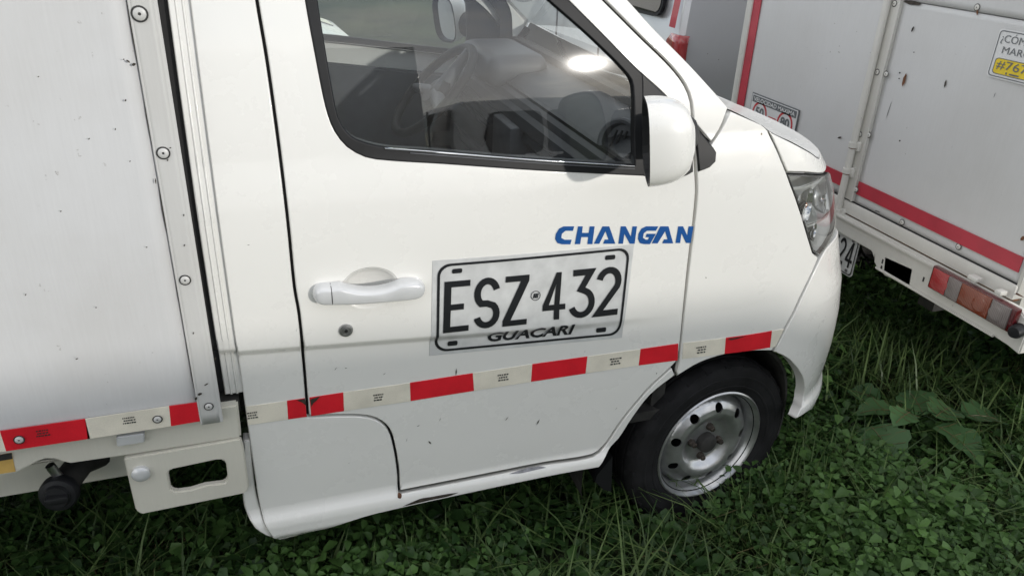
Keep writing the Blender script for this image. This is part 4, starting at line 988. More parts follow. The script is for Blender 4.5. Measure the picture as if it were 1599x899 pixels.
prism('plate_back_beam', [(nl, zn-.01), (.97, zn-.01), (.97, bot+.03), (nl, bot+.03)], 0, RX+.03, RX+.05, 'chassis_paint', B)
for (x, y) in ((1378, 408), (1376, 418), (1442, 436)):
    p = PX(x, y, RX-.031); box('bumper_slot', (RX-.0315, p[1]-.003, p[2]-.008), (RX-.0302, p[1]+.003, p[2]+.008), 'print_black', B)
# red stripe: two pieces
zt1 = np.mean([YZ((1335, 287))[1], YZ((1599, 391))[1]]); zt0 = np.mean([YZ((1332, 303))[1], YZ((1599, 424))[1]])
box('red_stripe', (RX-.0065, -.015, zt0), (RX-.0035, yp0-.010, zt1), 'old_red', B); box('red_stripe', (RX-.003, yp1+.02, zt0), (RX+.0, yS-.055, zt1), 'old_red', B)
yr0, yr1 = YZ((1160, 176))[0], YZ((1148, 176))[0]
box('red_stripe', (RX-.003, yr0, zt0), (RX+.0, yr1, 2.15), 'old_red', B)
# tail lamp
tq = [YZ(p, RX-.05) for p in [(1452, 418), (1589, 475), (1583, 513), (1447, 459)]]
ty1 = np.mean([tq[0][0], tq[3][0]]); ty0 = np.mean([tq[1][0], tq[2][0]]); tz1 = np.mean([tq[0][1], tq[1][1]]); tz0 = np.mean([tq[2][1], tq[3][1]])
tl = box('tail_lamp', (RX-.05, ty0, tz0), (RX-.028, ty1, tz1), 'lens_deep_red', B, bev=.006)
sp_ = ty1-ty0
for a, b, m_ in ((.03, .228, 'lens_red'), (.230, .388, 'lens_grey'), (.390, .738, 'lens_amber'), (.744, .95, 'lens_grey')):
    box('lamp_section', (RX-.055, ty1-sp_*b, tz0+.006), (RX-.047, ty1-sp_*a, tz1-.006), m_, tl, bev=.0015)
for a, m_ in ((.16, 'lens_red'), (.63, 'lens_amber'), (.82, 'lens_grey')):
    lathe('lens_boss', [(.026, 0), (.022, .0012), (.012, .0022), (0, .0026)], (RX-.055, ty1-sp_*a, (tz0+tz1)/2-.004), (-1, 0, 0), m_, tl, seg=24)
for (x, y, ww) in ((1520, 436, .035), (1560, 458, .022)):
    p = PX(x, y, RX-.05); box('lamp_tab', (RX-.058, p[1]-ww/2, p[2]-.004), (RX-.03, p[1]+ww/2, p[2]+.010), 'rear_frame', B, bev=.003)
kp = PX(1587, 517, RX-.05); lathe('bumper_stop', [(0, .02), (.016, .018), (.02, .008), (.02, -.02), (.012, -.03)], kp, (-1, -.3, 0), 'black_plastic', B, seg=22)
tube('stop_stem', [kp, kp+[.03, .07, -.0]], .010, 'black_plastic', B)
# number plate
ptr = YZ((1345, 376), RX-.012); pbr = YZ((1328, 434), RX-.012); pw_, ph_ = .33, ptr[1]-pbr[1]
py0 = (ptr[0]+pbr[0])/2
pp = prism('number_plate', [(py0+.33*a, pbr[1]+ph_*b) for a, b in rrect(0, 0, 1, 1, .05, 5, ry=.1)], 0, RX-.012, RX-.010, 'plate_white', B)
def plate2(P): P = np.asarray(P); return np.stack([np.full(len(P), RX-.0135), py0+.33*(1-P[:, 0]), pbr[1]+ph_*P[:, 1]], 1)
def flat_loops(name, isl, mp, mat, parent):
    V = []; F = []
    for lp in isl:
        bm = flat_fill([np.asarray(l) for l in lp], cuts=False); bm.verts.index_update(); b0_ = len(V)
        V += list(mp(np.array([v.co[:2] for v in bm.verts]))); F += [[b0_+v.index for v in f.verts] for f in bm.faces]; bm.free()
    return mesh_obj(name, V, F, mat, parent)
flat_loops('plate_border', [[rrect(.012, .03, .988, .97, .045, 6, ry=.10), rrect(.026, .055, .974, .945, .04, 6, ry=.09)]], plate2, 'plate_black', pp)
def rib(P, x0, x1, y0=.2, y1=.86, wd=.13):
    ar_ = 1.9; R_ = ribbon2d(np.asarray(P)*[1, ar_], wd*ar_)/[1, ar_]; return [[R_*[x1-x0, y1-y0]+[x0, y0]]]
F5 = np.concatenate([[(.92, .94), (.22, .94), (.16, .56)], arc(.46, .34, .42, .28, 120, -90, 12), arc(.46, .34, .42, .28, -105, -155, 4)])
flat_loops('plate_character', rib(F5, .59, .69), plate2, 'plate_black', pp); flat_loops('plate_character', rib(T2, .715, .815), plate2, 'plate_black', pp)
flat_loops('plate_character', [[np.array(l)*[.115, .66]+[.84, .2] for l in F4]], plate2, 'plate_black', pp)
for u, v in ((.90, .90), (.90, .115), (.12, .90), (.12, .115)):
    lathe('plate_bolt', [(.007, 0), (.006, .003), (0, .0035)], plate2([(u, v)])[0]+np.array([.001, 0, 0]), (-1, 0, 0), 'chip_metal', pp, seg=6)
# speed limit sign
sg = [YZ(p, RX) for p in [(1177, 148), (1249, 171), (1240, 217), (1167, 193)]]
sy1 = sg[0][0]; sy0 = sg[1][0]; sz1 = np.mean([sg[0][1], sg[1][1]]); sz0 = sz1-.135
def sgn(xo): return lambda P: np.stack([np.full(len(P), RX-.004-xo), sy1+(sy0-sy1)*np.asarray(P)[:, 0], sz0+(sz1-sz0)*np.asarray(P)[:, 1]], 1)
sb = box('speed_limit_sign', (RX-.004, sy0-.004, sz0-.004), (RX-.001, sy1+.004, sz1+.004), 'sign_grey', B)
flat_loops('sign_face', [[rrect(0, 0, 1, 1, .01, 3)]], sgn(.0010), 'sign_white', sb)
flat_loops('sign_banner', [[rrect(.02, .76, .98, .97, .005, 2)]], sgn(.0018), 'sign_grey', sb)
def sub(fn, x0, y0, x1, y1): return lambda P: fn(np.asarray(P)*[x1-x0, y1-y0]+[x0, y0])
text_on('sign_lettering', 'VELOCIDAD MAXIMA', sub(sgn(.0026), .05, .80, .95, .93), 'sign_white', sb, bold=.02)
ratio = (sy1-sy0)/(sz1-sz0)
for cx_, tx_ in ((.22, '50'), (.78, '80')):
    flat_loops('limit_ring', [[arc(cx_, .45, .165, .165*ratio, 0, 350, 30), arc(cx_, .45, .135, .135*ratio, 0, 350, 30)]], sgn(.0018), 'sign_red', sb)
    text_on('limit_number', tx_, sub(sgn(.0024), cx_-.095, .37, cx_+.095, .66), 'sign_grey', sb, bold=.03)
    text_on('limit_unit', 'KM/H', sub(sgn(.0024), cx_-.06, .24, cx_+.06, .31), 'sign_grey', sb, bold=.02)
flat_loops('warning_mark', [[np.array([(.42, .06), (.52, .06), (.47, .20)])]], sgn(.0018), 'sign_yellow', sb)
flat_loops('small_print', [[rrect(.55, .06, .72, .10, .003, 2)], [rrect(.55, .13, .68, .17, .003, 2)]], sgn(.0018), 'sign_grey', sb)
flat_loops('small_print', [[rrect(.42, .48, .60, .51, .003, 2)], [rrect(.42, .40, .58, .43, .003, 2)]], sgn(.0018), 'sign_red', sb)
# how-am-I-driving sticker
hq = [YZ(p, RX-.004) for p in [(1562, 44), (1537, 118)]]
hy1 = hq[0][0]; hz1 = hq[0][1]; hz0 = hq[1][1]; hw = .30
def hs(xo): return lambda P: np.stack([np.full(len(P), RX-.004-xo), hy1-hw*np.asarray(P)[:, 0], hz0+(hz1-hz0)*np.asarray(P)[:, 1]], 1)
hb = flat_loops('driver_sticker', [[rrect(0, 0, 1, 1, .04, 5, ry=.08)]], hs(.0), 'sign_white', B)
flat_loops('sticker_border', [[rrect(.015, .03, .985, .97, .035, 5, ry=.07), rrect(.025, .05, .975, .95, .03, 5, ry=.06)]], hs(.0008), 'sign_grey', hb)
flat_loops('sticker_band', [[rrect(.055, .09, .945, .42, .04, 5, ry=.06)]], hs(.0008), 'sign_yellow', hb)
flat_loops('band_border', [[rrect(.055, .09, .945, .42, .04, 5, ry=.06), rrect(.063, .105, .937, .405, .035, 5, ry=.055)]], hs(.0014), 'sign_grey', hb)
text_on('sticker_lettering', '\u00bfC\u00d3MO', sub(hs(.0016), .05, .70, .41, .93), 'sign_grey', hb)
text_on('sticker_lettering', 'MARQ', sub(hs(.0016), .10, .49, .42, .66), 'sign_grey', hb)
text_on('sticker_lettering', '#767', sub(hs(.0022), .085, .19, .43, .38), 'sign_grey', hb)
flat_loops('small_print', [[rrect(.25, .125, .36, .155, .003, 2)], [rrect(.21, .12, .225, .165, .003, 2)]], hs(.0022), 'sign_grey', hb)
# scrapes on the doors
def scr(name, x, y, l, wd, a, mat):
    a = math.radians(a); p = [(x+math.cos(a)*l*.5*c-math.sin(a)*wd*.5*s_, y-math.sin(a)*l*.5*c-math.cos(a)*wd*.5*s_) for c, s_ in ((1, .2), (.2, 1), (-.6, .7), (-1, -.1), (-.3, -1), (.7, -.6))]
    X_ = RX-.005 if x > 1400 else RX-.001
    mesh_obj(name, [PX(q[0], q[1], X_) for q in p], [tuple(range(6))], mat, B)
for s_ in ((1425, 46, 10, 3, 65, 'brown_hub'), (1412, 125, 22, 5, 72, 'rust'), (1476, 131, 13, 3, 75, 'brown_hub'), (1405, 114, 3, 3, 0, 'print_black'), (1404, 123, 3, 2, 0, 'print_black'), (1405, 220, 3, 3, 0, 'print_black'), (1311, 215, 7, 3, 10, 'brown_hub'), (1339, 185, 7, 4, 60, 'brown_hub'), (1425, 5, 30, 7, -10, 'brown_hub'), (1427, 82, 3, 2, 0, 'chip_metal'), (1553, 149, 9, 1.2, 70, 'chip_metal'), (1388, 172, 30, 1.2, 72, 'chip_metal'), (1588, 459, 26, 3, -24, 'rust'), (1566, 450, 18, 2, -24, 'rust'), (1500, 424, 30, 1.6, -24, 'brown_hub'), (1480, 396, 26, 1.5, -24, 'brown_hub'), (1460, 388, 12, 2, -24, 'brown_hub'), (1330, 338, 18, 2, -24, 'rust'), (1420, 384, 8, 2, -20, 'rust'), (1370, 330, 10, 2, -20, 'chip_metal'), (1526, 20, 3, 10, 0, 'rust'), (1597, 372, 10, 6, 40, 'rust')):
    scr('paint_scrape', *s_)
box('chassis_rail', (RX+.15, .35, .42), (RX+4, .42, .55), 'under_dark', B); box('chassis_rail', (RX+.15, 1.08, .42), (RX+4, 1.15, .55), 'under_dark', B)
for y_, sg_ in ((.06, 1), (1.45, -1)): make_wheel('wheel', np.array([RX+.85, 0, .285]), y_, sg_, 0, B)
for y_, sg_ in ((.06, 1), (1.45, -1)): make_wheel('wheel', np.array([RX+3.2, 0, .285]), y_, sg_, 0, B)
tube('rear_axle', [(RX+.85, .12, .285), (RX+.85, 1.38, .285)], .05, 'under_dark', B)
# its cab, far ahead
prism('cab', [(RX+2.6, .35), (RX+4.05, .35), (RX+4.1, .9), (RX+3.85, 1.2), (RX+3.35, 1.85), (RX+2.6, 1.88)], 1, .02, 1.48, 'van_white', B, bev=.05)
prism('cab_window', [(RX+2.75, 1.22), (RX+3.65, 1.16), (RX+3.25, 1.72), (RX+2.75, 1.74)], 1, .012, .03, 'dark_glass', B, bev=.004)
prism('cab_window', [(RX+2.75, 1.22), (RX+3.65, 1.16), (RX+3.25, 1.72), (RX+2.75, 1.74)], 1, 1.47, 1.488, 'dark_glass', B, bev=.004)

# ================================================================== vans: one generator, side profile with windows, wheels, lamps
def make_van(loc, rz, label, body, strip=None, group=None, mirrored=False):
    """van pointing along +x of its own axes, origin at ground, rear at x = 0, width 1.6"""
    R0 = thing('parked_van', loc, label, 'van', group); R0.rotation_euler = (0, 0, rz)
    M = world_of(R0)
    def add(o): o.matrix_parent_inverse = Matrix.Identity(4); return o
    def pr(name, pts, lo, hi, mat, bev=0, par=R0):
        o = prism(name, pts, 1, lo, hi, mat, None, bev); o.parent = par; return o
    prof = [(.0, .45), (.02, .30), (.35, .26), (3.3, .26), (3.66, .30), (3.70, .62), (3.62, .85), (3.10, 1.02), (2.55, 1.68), (2.2, 1.80), (1.0, 1.86), (.16, 1.84), (.06, 1.72), (-.0, 1.0)]
    bm = bmesh.new(); vs0 = []
    ys = [0, .02, .10, .8, 1.5, 1.58, 1.6]; ins = [.05, .012, 0, 0, 0, .012, .05]
    rows = []
    cxm, czm = 1.8, .95
    for y, k in zip(ys, ins):
        row = []
        for x, z in prof:
            tum = .10*max(0, z-1.0)/.85 if y in (0, .02, .10, 1.5, 1.58, 1.6) else 0
            yy = y+tum*(1 if y < .8 else -1)
            row.append(bm.verts.new((x+(cxm-x)*k*.45, yy, z+(czm-z)*k*.8)))
        rows.append(row)
    n = len(prof)
    for a, b in zip(rows[:-1], rows[1:]):
        for i in range(n): bm.faces.new((a[i], a[(i+1) % n], b[(i+1) % n], b[i]))
    bm.faces.new(rows[0]); bm.faces.new(rows[-1])
    bod = bm_obj('van_body', bm, body, None, angle=28); bod.parent = R0
    def sideY(z): return .10*max(0, z-1.0)/.85
    for far in (False, True):
        for pts in ([(.30, 1.12), (1.05, 1.10), (1.05, 1.60), (.42, 1.62)], [(1.15, 1.10), (1.85, 1.08), (1.85, 1.60), (1.15, 1.60)], [(1.95, 1.08), (2.92, 1.02), (2.80, 1.18), (2.45, 1.58), (1.95, 1.60)]):
            # rounded corners
            P = []
            m_ = len(pts)
            for i in range(m_):
                a, b, c = np.array(pts[i-1]), np.array(pts[i]), np.array(pts[(i+1) % m_]); d1 = (a-b)/np.linalg.norm(a-b); d2 = (c-b)/np.linalg.norm(c-b)
                for t in (0, .25, .5, .75, 1): P.append(b+d1*.09*(1-t)**2+d2*.09*t**2)
            P = np.array(P)
            for nm, grow, offs, mat in (('window_frame', .02, .002, 'rubber'), ('window_pane', 0, .006, 'dark_glass')):
                c_ = P.mean(0); q = inset(P, -grow) if grow else P
                V = [(x, (sideY(z)-offs) if not far else 1.6-sideY(z)+offs, z) for x, z in q]
                V += [(x, (sideY(z)+.02) if not far else 1.6-sideY(z)-.02, z) for x, z in q]
                k = len(q); F = [tuple(range(k)) if far else tuple(range(k))[::-1]]+[(i, (i+1) % k, k+(i+1) % k, k+i) for i in range(k)]
                o = mesh_obj(nm, V, F, mat, None); o.parent = R0
        yy = -.01 if not far else 1.61
        sg2 = -1 if not far else 1
        mb = bmesh.new(); bmesh.ops.create_uvsphere(mb, u_segments=16, v_segments=10, radius=1)
        for v in mb.verts: v.co = Vector((2.70+.06*v.co.x, (sideY(1.2) if not far else 1.6-sideY(1.2))+sg2*(.10+.09*v.co.y), 1.20+.10*v.co.z))
        mo = bm_obj('van_mirror', mb, body, None, angle=60); mo.parent = R0
        for x in (.75, 2.95):
            w2 = lathe('van_wheel', [(.0, .0), (.05, .004), (.10, .0), (.17, -.01), (.18, .004), (.20, .006), (.26, .004), (.28, -.02), (.285, -.08), (.28, -.15), (0, -.15)], (x, .02 if not far else 1.58, .285), (0, sg2, 0), 'tyre_rubber', None, seg=36); w2.parent = R0
            w3 = lathe('van_wheel_cover', [(0, .012), (.06, .016), (.13, .010), (.168, .004), (.172, -.006)], (x, .018 if not far else 1.582, .285), (0, sg2, 0), 'rim_silver', None, seg=30); w3.parent = w2
        # tail lamp wrapping the corner
        V = []; F = []
        zz = [.72, .78, .90, 1.0, 1.045]; wd = [.03, .05, .10, .14, .10]
        for z, w_ in zip(zz, wd):
            t = sideY(z); base = [(-.008, t+.03), (-.010, t+.02), (.0, t+.0), (.03, t-.012), (w_, t-.010)]
            V += [(x, y if not far else 1.6-y, z) for x, y in base]
        for j in range(4):
            for i in range(4): F.append((j*5+i, j*5+i+1, (j+1)*5+i+1, (j+1)*5+i))
        tl_ = mesh_obj('van_tail_lamp', V, F, 'lens_red', None, smooth=True); tl_.parent = R0; sm_ = tl_.modifiers.new('thick', 'SOLIDIFY'); sm_.thickness = .02; sm_.offset = 0
        for x in (1.10, 1.90):
            o = box('door_seam', (x-.003, (-.002 if not far else 1.59), .40), (x+.003, (.01 if not far else 1.602), 1.06), 'dark_gap', None); o.parent = R0
        if strip:
            o = mesh_obj('reflective_strip', [(x, (sideY(z)-.0035) if not far else 1.6-sideY(z)+.0035, z) for x, z in ((.10, 1.07), (.17, 1.07), (.18, 1.70), (.11, 1.70))], [(0, 1, 2, 3)], 'old_red', None); o.parent = R0
    pr('tailgate_seam', [(-.006, .60), (-.006, 1.75), (.01, 1.75), (.01, .60)], .795, .805, 'dark_gap')
    for y0, y1 in ((.16, .74), (.86, 1.44)):
        pr('rear_pane', [(-.004, 1.36), (.03, 1.70), (.06, 1.70), (.03, 1.36)], y0, y1, 'dark_glass')
    pr('rear_bumper', [(-.05, .34), (-.06, .50), (.02, .53), (.06, .34)], .02, 1.58, body, .015)
    V = []; 
    o = mesh_obj('windscreen', [(3.07, .12, 1.055), (3.07, 1.48, 1.055), (2.56, 1.40, 1.685), (2.56, .20, 1.685)], [(0, 1, 2, 3)], 'dark_glass', None); o.location = (.012, 0, .012); o.parent = R0
    for y in (.08, 1.22): pr('van_headlight', [(3.66, .66), (3.60, .86), (3.40, .93), (3.40, .70)], y, y+.30, 'lens_grey', .02)
    return R0
vcn = PY(1084, 30, 2.45)
make_van((vcn[0]+1.54, 2.45, 0), math.radians(90), 'silver grey van with red reflector strip and red tail lamp behind the windshield pillar', 'van_silver', strip=True)
make_van((-2.9, 2.75, 0), math.radians(3), 'white van on the far side of the cab, seen through its windows', 'van_white')
K = thing('box_truck', (-1.2, -5.1, 0), 'white box truck behind the viewer, seen only reflected in the door glass', 'truck')
box('cargo_box', (-1.35, -5.9, .70), (1.25, -4.30, 2.75), 'rear_sheet', K, bev=.01)
for x in (-.05, .60): box('box_post', (x, -4.31, .70), (x+.05, -4.285, 2.75), 'rear_frame', K)
box('box_stripe', (-1.35, -4.298, .76), (1.25, -4.294, .82), 'old_red', K)
prism('cab', [(-1.45, .35), (-2.95, .35), (-3.0, .9), (-2.75, 1.2), (-2.25, 1.85), (-1.45, 1.88)], 1, -5.85, -4.35, 'van_white', K, bev=.05)
box('chassis_rail', (-2.8, -5.5, .42), (1.2, -4.7, .60), 'under_dark', K)
for x in (.4, -2.3):
    for y_, sg_ in ((-5.8, 1), (-4.42, -1)): make_wheel('wheel', np.array([x, 0, .285]), y_, sg_, 0, K)
make_van((-2.2, -9.6, 0), math.radians(0), 'white van parked deeper in the lot behind the viewer', 'van_white', group='vans parked in a row behind the viewer')
make_van((1.45, -5.90, 0), 0, 'white van behind the viewer, reflected low in the cab window', 'van_white', group='vans parked in a row behind the viewer')
make_van((9.10, -4.30, 0), math.radians(180), 'white van farthest along the row behind the viewer', 'van_white', group='vans parked in a row behind the viewer')

# ================================================================== ground cover
def leafmat(name, c0, c1, trans=.35):
    m, n, b = newmat(name)
    oi = n.nodes.new('ShaderNodeTexCoord'); nz = node(n, 'ShaderNodeTexNoise', Scale=7.0, Detail=6.0, Roughness=.7); n.links.new(oi.outputs['Object'], nz.inputs['Vector'])
    at = n.nodes.new('ShaderNodeAttribute'); at.attribute_name = 'tint'
    c = mixc(n, at.outputs['Fac'], rgba(c0), rgba(c1)); n.links.new(c, b.inputs['Base Color'])
    b.inputs['Roughness'].default_value = .45; b.inputs['Specular IOR Level'].default_value = .35
    t = n.nodes.new('ShaderNodeBsdfTranslucent'); n.links.new(c, t.inputs[0])
    ms = n.nodes.new('ShaderNodeMixShader'); ms.inputs[0].default_value = trans
    o = [x for x in n.nodes if x.type == 'OUTPUT_MATERIAL'][0]
    n.links.new(b.outputs[0], ms.inputs[1]); n.links.new(t.outputs[0], ms.inputs[2]); n.links.new(ms.outputs[0], o.inputs[0])
    return m
leafmat('clover_green', (.026, .066, .018), (.12, .235, .062)); leafmat('grass_green', (.036, .075, .024), (.17, .25, .085)); leafmat('straw', (.16, .12, .06), (.34, .27, .15), .2); leafmat('broad_green', (.06, .13, .05), (.10, .20, .08))
def mesh_np(name, V, F, tint, mat, n):
    me = bpy.data.meshes.new(name); nv, nf = len(V), len(F)
    me.vertices.add(nv); me.vertices.foreach_set('co', np.ascontiguousarray(V, np.float32).ravel())
    me.loops.add(nf*n); me.loops.foreach_set('vertex_index', np.ascontiguousarray(F, np.int32).ravel())
    me.polygons.add(nf); me.polygons.foreach_set('loop_start', np.arange(0, nf*n, n, dtype=np.int32))
    me.update(); me.validate()
    a = me.attributes.new('tint', 'FLOAT', 'POINT'); a.data.foreach_set('value', np.ascontiguousarray(tint, np.float32))
    me.materials.append(MAT[mat]); me.shade_smooth()
    o = bpy.data.objects.new(name, me); COL.objects.link(o); return o
def field(x, y, sc, ph): return .5+.25*(np.sin(x*sc+ph)+np.sin(y*sc*1.3+ph*2.1)*np.cos(x*sc*.7-y*sc*.4))
def spots(n, x0, x1, y0, y1): return rng.uniform(x0, x1, n), rng.uniform(y0, y1, n)
def keep_out(x, y):
    """no plants inside the tyre"""
    return ~((np.abs(x-HUB[0]) < .09) & (y > .02) & (y < .22))
def clover(n, x0, x1, y0, y1, size):
    x, y = spots(n, x0, x1, y0, y1); d = field(x, y, 4.3, 1.2); k = (rng.uniform(0, 1, n) < .25+1.1*d) & keep_out(x, y); x, y, d = x[k], y[k], d[k]; m = len(x)
    h = rng.uniform(.015, .15, m)*(.6+.7*d); z = gz(x, y)+h; sc = size*np.clip(rng.lognormal(-.12, .38, m), .35, 1.7); yaw = rng.uniform(0, 2*np.pi, m); tb = np.clip(.35+.5*(d-.5)+rng.normal(0, .22, m), 0, 1)
    nl_ = 4
    # leaflet outline: obovate, folded slightly along the rib
    lu = np.array([0, .35, .35, .75, .75, 1.0, .78]); lv = np.array([0, .22, -.22, .36, -.36, .0, .0])
    tri = np.array([(0, 2, 6), (0, 6, 1), (1, 6, 3), (2, 4, 6), (3, 6, 5), (6, 4, 5)])
    Vs = []; Fs = []; Ts = []; base = 0
    for l in range(nl_):
        a = yaw+l*np.pi/2*1.0+rng.normal(0, .22, m); pitch = rng.normal(.15, .35, m); ls = sc*rng.uniform(.8, 1.1, m); roll = rng.normal(0, .35, m)
        ca, sa = np.cos(a), np.sin(a); cp_, sp2 = np.cos(pitch), np.sin(pitch)
        U_ = np.stack([ca*cp_, sa*cp_, sp2], 1); S_v = np.stack([-sa*np.cos(roll), ca*np.cos(roll), np.sin(roll)], 1); Nn = np.cross(U_, S_v)
        P = np.stack([x, y, z], 1)[:, None]+U_[:, None]*(lu[None, :, None]*ls[:, None, None]+.004)+S_v[:, None]*(lv[None, :, None]*ls[:, None, None])+Nn[:, None]*(np.abs(lv)[None, :, None]*.35*ls[:, None, None]-(lu**2)[None, :, None]*.22*ls[:, None, None])
        Vs.append(P.reshape(-1, 3)); Fs.append((np.arange(m)[:, None, None]*7+tri[None]+base).reshape(-1, 3)); base += m*7
        Ts.append(np.repeat(np.clip(tb+rng.normal(0, .08, m), 0, 1), 7))
    # stalk
    st_ = np.stack([np.stack([x+.002, y, z], 1), np.stack([x-.002, y, z], 1), np.stack([x+rng.normal(0, .015, m), y+rng.normal(0, .015, m), gz(x, y)], 1)], 1)
    Vs.append(st_.reshape(-1, 3)); Fs.append((np.arange(m)[:, None]*3+np.arange(3)+base)); Ts.append(np.repeat(tb*.7, 3))
    return np.concatenate(Vs), np.concatenate(Fs), np.concatenate(Ts)
A1 = clover(9500, -.95, 1.9, -.55, .75, .0285); A2 = clover(6500, 1.2, 3.3, -.75, 1.8, .0285)
A3 = clover(15000, -3.4, 5.5, -3.2, 2.6, .036)
V_ = np.concatenate([A1[0], A2[0], A3[0]]); F_ = np.concatenate([A1[1], A2[1]+len(A1[0]), A3[1]+len(A1[0])+len(A2[0])]); T_ = np.concatenate([A1[2], A2[2], A3[2]])
cl = mesh_np('clover_cover', V_, F_, T_, 'clover_green', 3); cl['kind'] = 'stuff'; cl['label'] = 'low green clover-like ground cover under and beside the trucks'; cl['category'] = 'ground cover'
def blades(n, x0, x1, y0, y1, hmin, hmax, wd, clump=0.6, lean=.5, ph=0.3):
    x, y = spots(n, x0, x1, y0, y1); d = field(x, y, 5.1, ph); k = (rng.uniform(0, 1, n) < np.clip(d*1.5-.2, 0.06, 1)) & keep_out(x, y); x, y, d = x[k], y[k], d[k]; m = len(x)
    h = rng.uniform(hmin, hmax, m)*(.6+.6*d); yaw = rng.uniform(0, 2*np.pi, m); ln = np.abs(rng.normal(lean, .35, m)); w_ = wd*rng.uniform(.5, 1.4, m)
    D = np.stack([np.cos(yaw), np.sin(yaw), 0*yaw], 1); S = np.stack([-np.sin(yaw), np.cos(yaw), 0*yaw], 1)
    base = np.stack([x, y, gz(x, y)-.005], 1); rows = []
    for t, ww in ((0, .8), (.35, 1), (.7, .7), (1, .05)):
        c = base+D*(ln*h*t**1.8)[:, None]; c[:, 2] += h*t*(1-.28*np.minimum(ln, 1.4)*t)
        rows += [c+S*(w_*ww*.5)[:, None], c-S*(w_*ww*.5)[:, None]]
    P = np.stack(rows, 1); q = np.array([(0, 1, 3, 2), (2, 3, 5, 4), (4, 5, 7, 6)])
    return P.reshape(-1, 3), (np.arange(m)[:, None, None]*8+q[None]).reshape(-1, 4), np.repeat(np.clip(rng.normal(.45, .30, m), 0, 1), 8)
G = [blades(26000, -3.4, 5.8, -3.3, 2.8, .07, .22, .010, ph=.9), blades(7000, -.95, 1.9, -.55, .8, .05, .20, .0055), blades(9000, 1.2, 3.6, -.8, 2.2, .06, .22, .007, ph=2.0), blades(2600, -.9, 1.9, -.4, .4, .12, .30, .006, lean=.9, ph=4.0), blades(2200, 1.2, 3.2, -.8, .9, .12, .30, .006, lean=1.0, ph=2.6), blades(420, HUB[0]-.32, HUB[0]+.35, -.12, .05, .10, .26, .006, lean=.7, ph=.2), blades(160, 1.9, 2.5, .6, 1.4, .2, .38, .014, lean=.8, ph=5)]
o_ = 0; Vv = []; Ff = []; Tt = []
for a, b, c in G: Vv.append(a); Ff.append(b+o_); Tt.append(c); o_ += len(a)
gr = mesh_np('grass', np.concatenate(Vv), np.concatenate(Ff), np.concatenate(Tt), 'grass_green', 4); gr['kind'] = 'stuff'; gr['label'] = 'long uncut grass blades around the wheel and below the trucks'; gr['category'] = 'grass'
D_ = [blades(520, -.95, 2.8, -.6, .6, .06, .22, .0030, lean=1.4, ph=1.0), blades(130, -.75, -.2, .05, .35, .10, .22, .003, lean=1.6, ph=1.4)]
dg_ = mesh_np('dry_straw', np.concatenate([D_[0][0], D_[1][0]]), np.concatenate([D_[0][1], D_[1][1]+len(D_[0][0])]), np.concatenate([D_[0][2], D_[1][2]]), 'straw', 4); dg_['kind'] = 'stuff'; dg_['label'] = 'dry straw-coloured stalks lying among the green plants'; dg_['category'] = 'straw'
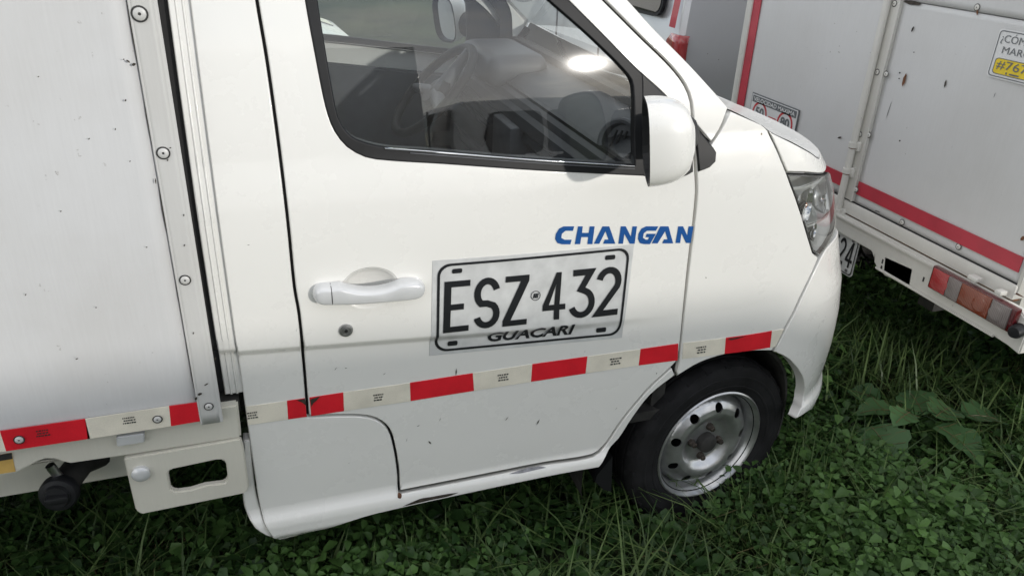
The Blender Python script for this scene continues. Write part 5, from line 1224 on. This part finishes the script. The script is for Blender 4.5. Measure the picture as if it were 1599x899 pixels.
# large lobed leaves of one plant between the bumper and the truck ahead
pc = PZ(1420, 665, .05)
pl_ = thing('broadleaf_plant', (pc[0], pc[1], 0), 'low plant with large lobed green leaves between bumper and tail lamp', 'plant')
def big_leaf(px, py, z, length, ang, tilt):
    c = PZ(px, py, z); V = []; NR_ = 11
    ol = [(0, .0), (.02, .20), (.16, .40), (.28, .34), (.40, .48), (.56, .44), (.62, .34), (.78, .26), (.86, .14), (1, 0)]
    F = []
    for i, (u, v) in enumerate(ol):
        for s_ in (-1, -.5, 0, .5, 1):
            V.append(((u-.45)*length, v*s_*length, (-.38*(u-.45)**2+.30*abs(v*s_)**1.2+.012*math.sin(i*1.7+s_*3))*length))
    for i in range(len(ol)-1):
        for k in range(4): F.append((i*5+k, (i+1)*5+k, (i+1)*5+k+1, i*5+k+1))
    M = Matrix.Translation(c) @ Matrix.Rotation(math.radians(ang), 4, 'Z') @ Matrix.Rotation(math.radians(tilt), 4, 'Y') @ Matrix.Rotation(random.uniform(-.25, .25), 4, 'X')
    V = [tuple(M @ Vector(v)) for v in V]
    o = mesh_obj('leaf', V, F, 'broad_green', pl_, smooth=True)
    a = o.data.attributes.new('tint', 'FLOAT', 'POINT'); a.data.foreach_set('value', np.full(len(V), random.uniform(.1, .9), np.float32))
    tube('leaf_vein', [*[M @ Vector((u*length, 0, -.38*u*u*length+.002)) for u in (-.44, -.25, 0, .2, .4)]], .0012, 'straw', o, seg=5)
    for u0, i_, sg_ in ((-.38, 2, 1), (-.38, 2, -1), (-.15, 4, 1), (-.15, 4, -1), (.05, 6, 1), (.05, 6, -1)):
        e_ = V[i_*5+(4 if sg_ > 0 else 0)]; m0 = M @ Vector((u0*length, 0, (-.38*u0**2)*length+.002)); me_ = (Vector(e_)*.9+m0*.1); tube('leaf_vein', [m0, (m0+me_)/2-Vector((0, 0, .002)), me_+Vector((0, 0, .001))], .0008, 'straw', o, seg=4)
    b_ = M @ Vector((-.45*length, 0, 0)); tube('leaf_stalk', [b_, (b_+Vector((pc[0], pc[1], b_.z)))/2, (pc[0]+random.uniform(-.06, .06), pc[1]+random.uniform(-.06, .06), 0)], .0022, 'clover_green', pl_, seg=6)
for q in ((1380, 690, .09, .19, -100, 10), (1500, 690, .10, .20, -75, 16), (1370, 640, .10, .15, 160, 8), (1430, 625, .12, .15, 70, -4), (1475, 640, .13, .14, 20, 6), (1540, 650, .11, .18, -10, 14), (1410, 650, .14, .11, 200, 5), (1350, 615, .08, .12, 120, 4)): big_leaf(*q)
# dry twigs on the ground
for pts in ([(1315, 845), (1322, 862), (1316, 884)], [(1000, 870), (1030, 858), (1062, 868)]):
    tw = tube('dry_twig', [PZ(x, y, .05) for x, y in pts], .002, 'straw', None, seg=6); tw['label'] = 'pale dry twig lying in the grass below the bumper' if pts[0][0] > 1200 else 'dry bent stalk lying in the grass in front of the wheel'; tw['category'] = 'twig'
